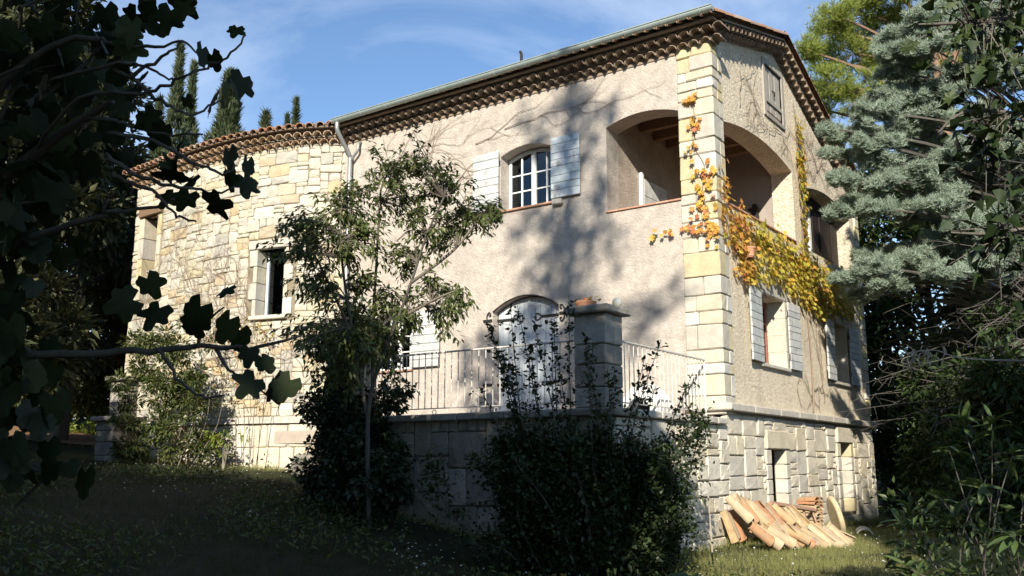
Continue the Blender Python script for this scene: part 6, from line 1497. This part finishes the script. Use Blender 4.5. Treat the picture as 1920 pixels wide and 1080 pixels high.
dg = foliage('dry_grass', P3[lit_side], ax[lit_side], _rs.uniform(.05, .11, lit_side.sum()), BLADES, LM['dry_grass'], None, 105, .5); tag(dg, 'sunburnt yellowish grass round the tile pile', 'grass', kind='stuff')
P3 = P3[~lit_side]; ax = ax[~lit_side]; g = g[~lit_side]
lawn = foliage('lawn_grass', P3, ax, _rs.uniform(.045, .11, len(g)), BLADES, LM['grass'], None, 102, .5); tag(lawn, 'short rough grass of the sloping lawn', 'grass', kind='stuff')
g = lawn_points(26000, -14, 4, -9.5, -3.6); m = (np.sin(g[:, 0]*1.3) + np.sin(g[:, 1]*1.7 + g[:, 0]*.6) + _rs.normal(0, .5, len(g))) > .25; g = g[m]
P3 = np.column_stack([g, ground_z(g[:, 0], g[:, 1]) + _rs.uniform(.02, .16, len(g))])
wf = np.concatenate([np.column_stack([_rs.uniform(.08, .30, 900), _rs.uniform(-3.6, 8.2, 900)]), np.column_stack([_rs.uniform(-5.2, 0, 700), -3.58 - np.abs(_rs.normal(0, .1, 700))]), np.column_stack([_rs.uniform(-14, -8.6, 900), -1.05 - np.abs(_rs.normal(0, .15, 900))])])
tag(foliage('wall_foot_weeds', np.column_stack([wf, ground_z(wf[:, 0], wf[:, 1])]), np.column_stack([_rs.normal(0, 1, (len(wf), 2)), np.zeros(len(wf))]), _rs.uniform(.08, .2, len(wf)), BLADES, LM['dry_grass'], None, 109, .6), 'taller weeds along the foot of the walls', 'weeds', kind='stuff')
tag(foliage('ground_cover', P3, _rs.normal(0, 1, (len(g), 3)) + (0, 0, .3), _rs.uniform(.05, .10, len(g)), OVAL, LM['bush'], None, 103), 'low leafy weeds in the shaded lawn', 'ground cover', kind='stuff')
DAISY = T([(.5*cos(k*pi/3), .5*sin(k*pi/3), 0) for k in range(6)], [(0, 1, 2, 3, 4, 5)])
g = np.concatenate([lawn_points(900, -.5, 4.5, -4, 3.5), lawn_points(1600, -11, 1, -6, -1)])
cl_c = g[_rs.randint(0, len(g), 60)]; g = np.concatenate([g[::2], (cl_c[_rs.randint(0, 60, 600)] + _rs.normal(0, .25, (600, 2)))])
g = g[~((g[:, 0] > -5.25) & (g[:, 0] < .1) & (g[:, 1] > -3.6)) & ~((g[:, 0] <= -5.25) & (g[:, 1] > -1.0))]
P3 = np.column_stack([g, ground_z(g[:, 0], g[:, 1]) + _rs.uniform(.05, .11, len(g))])
tag(foliage('lawn_daisies', P3, np.column_stack([_rs.normal(0, 1, (len(g), 2)), np.zeros(len(g))]), _rs.uniform(.014, .027, len(g)), DAISY, M['petal'], None, 104, .9), 'tiny white daisies sprinkled over the lawn', 'flowers', kind='stuff')
_rs = np.random.RandomState(107)
fl_p = np.column_stack([_rs.uniform(-26, -16, 1800), _rs.uniform(-.6, 3.6, 1800)]); P3 = np.column_stack([fl_p, ground_z(fl_p[:, 0], fl_p[:, 1]) + .07])
tag(foliage('fallen_leaves', P3, np.column_stack([_rs.normal(0, 1, (1800, 2)), np.zeros(1800)]), _rs.uniform(.06, .12, 1800), OVAL, LM['red_vine'], None, 108, .4), 'fallen brown leaves on the sunlit path', 'leaves', kind='stuff')

# ================================================================== trees behind the viewpoint that throw the shade
TT = 12.0
def back(xf, zf, t=TT): return (xf + .80*t, -1.85*t, zf + t)      # place along the sun's direction from a spot on the front wall
SH = [(-3.73,8.09,.23),(-3.55,7.63,.23),(-2.84,8.2,.42),(-2.49,8.22,.32),(-2.56,7.63,.44),(-2.06,7.72,.32),(-1.84,7.77,.17),(-2.29,7.02,.44),(-2.91,7.24,.32),(-3.43,7.35,.26),(-2.25,6.33,.38),(-2.21,5.74,.36),(-2.92,5.9,.46),(-3.56,6.04,.38),(-2.6,5.31,.51),(-3.21,5.3,.46),(-1.85,5.21,.29),(-3.92,5.44,.19),(-3.1,4.7,.51),(-2.5,4.58,.38),(-3.74,4.97,.19),(-4.04,5.91,.17),(-2.86,6.58,.37),(-4.41,6.33,.15),(-3.32,6.81,.25),(-3.57,4.16,.58),(-2.89,3.73,.58),(-4.28,3.73,.47),(-4.04,3.04,.58),(-3.01,2.99,.58),(-4.89,3.78,.32),(-5.01,3.08,.32),(-.73,4.39,.21),(-1.02,4.2,.27),(-1.37,3.97,.32),(-1.48,3.62,.23),(-2.7,9.0,.4),(-2.4,9.6,.5),(-2.8,10.2,.4)]
rs_ = np.random.RandomState(111)
tall = tree('shade_pine', (7.2, -22.95, gz(7.2, -22.95)), 'tall pine outside the view whose shadow falls on the front wall', 'tree')
cl = [(*back(x, z, 12.4), r*(.86 if z > 4.5 else .95)) for x, z, r in SH]
trunk_mesh(tall, [(7.2, -22.95, -.2), (7.2, -22.95, 10), (7.15, -22.95, 17), (7.2, -22.95, 22.5)], .22, .05, M['bark_red'])
limbs(tall, [tube(smooth_path([(7.15, -22.95, c[2] - .5), tuple(Vector((7.15, -22.95, c[2] - .3)).lerp(Vector(c[:3]), .6) + Vector((0, 0, .05))), c[:3]], 3), [.05, .015], 5, False) for c in cl], M['bark_red'])
p_, d_ = clump_points(rs_, cl, 330, .1, .9); foliage('crown', p_, d_, rs_.uniform(.16, .26, len(p_)), ROUND, LM['shade'], tall, 112)
def env(xf):
    if xf > -1.4: return -2.6
    if xf > -2.9: return 1.75
    if xf > -5.7: return .55
    if xf > -7.2: return 1.9
    if xf > -12.7: return -.35
    if xf > -13.9: return 1.4
    return 1.5
edges = [.9, -1.4, -2.9, -5.7, -7.2, -10, -12.7, -16, -20, -25, -30]
names = ['nearest', 'second', 'third', 'fourth', 'fifth', 'sixth', 'seventh', 'eighth', 'ninth', 'tenth']
for k, (x1, x0, top) in enumerate(((6.2, 2.7, 5.4), (10.5, 6.2, 5.8))):  # two unseen trees added to put the hedge in shade
    xm = (x0 + x1)/2; b = back(xm, 0); gzb = gz(b[0], b[1])
    t = tree('shade_tree', (b[0], b[1], gzb), ('tall tree outside the view shading the dark hedge', 'tall tree outside the view, farther right than the one shading the hedge')[k], 'tree', 'trees behind the viewpoint')
    trunk_mesh(t, [(b[0], b[1], gzb - .2), (b[0] + .1, b[1], gzb + 3), (b[0], b[1], TT + top - 1.0)], .3, .08, M['bark']); cl = []
    for i in range(70):
        r = rs_.uniform(.7, 1.0); x, y, z = back(rs_.uniform(x0 + r*.7, x1 - r*.7), rs_.uniform(-1.0, top - r)); cl.append((x, y + rs_.normal(0, .4), z, r))
    p_, d_ = clump_points(rs_, cl, 130, .3, 1.0); foliage('crown', p_, d_, rs_.uniform(.3, .5, len(p_)), ROUND, LM['shade'], t, 150 + k)
for k in range(len(edges) - 1):
    x1, x0 = edges[k], edges[k + 1]; xm = (x0 + x1)/2; b = back(xm, 0); gzb = gz(b[0], b[1])
    t = tree('shade_tree', (b[0], b[1], gzb), f'dense tree outside the view shading the lawn, {names[k]} to the viewpoint', 'tree', 'trees behind the viewpoint')
    top = env(xm); trunk_mesh(t, [(b[0], b[1], gzb - .2), (b[0] + .1, b[1], gzb + 3), (b[0], b[1], TT + top - 1.0)], .3, .08, M['bark'])
    cl = []; w = x1 - x0; n = int(w*11*1.0)
    for i in range(n):
        r = rs_.uniform(.75, 1.05); xf = rs_.uniform(x0 + min(r, w/2)*.8, x1 - min(r, w/2)*.8) if w > 1.6 else rs_.uniform(x0 + .4, x1 - .4); r = min(r, w*.45)
        zf = rs_.uniform(-11, top - r*.9); x, y, z = back(xf, zf); z = max(z, 1.0 + gzb); cl.append((x, y + rs_.normal(0, .4), z, r))
    for xf in np.arange(x0 + .4, x1 - .2, .55):      # an even top
        r = .55; x, y, z = back(xf, env(xf) - r + rs_.uniform(-.12, .12)); cl.append((x, y, z, r))
    p_, d_ = clump_points(rs_, cl, 150, .3, 1.0); foliage('crown', p_, d_, rs_.uniform(.3, .5, len(p_)), ROUND, LM['shade'], t, 120 + k)

# unseen tree added above the frame, shaped to cut skylight on the foreground
overhead = tree('shade_walnut', (-1.5, -17.5, gz(-1.5, -17.5)), 'broad walnut outside the view that roofs over the dark foreground', 'tree', 'trees behind the viewpoint')
trunk_mesh(overhead, [(-1.5, -17.5, gz(-1.5, -17.5) - .2), (-1.4, -17.4, 2.5), (-1.5, -16.8, 5.2)], .35, .2, M['bark']); cl = []
for i in range(900):
    x, y = rs_.uniform(-9, 4.6), rs_.uniform(-20.5, -10.8); r = rs_.uniform(.6, .95); zmax = env(x + y*.4324) - y/1.85 - r - .1
    if zmax < 4.6: continue
    z = rs_.uniform(4.4, min(zmax, 8.0)); dx, dy = x - 5.782, y + 13.841; dep = -dx*.5785 + dy*.8157
    if dep > -.5 and z - r < 1.9 + .60*dep: continue
    cl.append((x, y, z, r))
limbs(overhead, [tube(smooth_path([(-1.5, -16.8, 5.0), tuple(Vector((-1.5, -16.8, 5.4)).lerp(Vector(c[:3]), .5)), c[:3]], 3), [.09, .02], 5, False) for c in cl[::12]], M['bark'])
p_, d_ = clump_points(rs_, cl, 60, .2, .7); foliage('crown', p_, d_, rs_.uniform(.22, .36, len(p_)), ROUND, LM['shade'], overhead, 140)
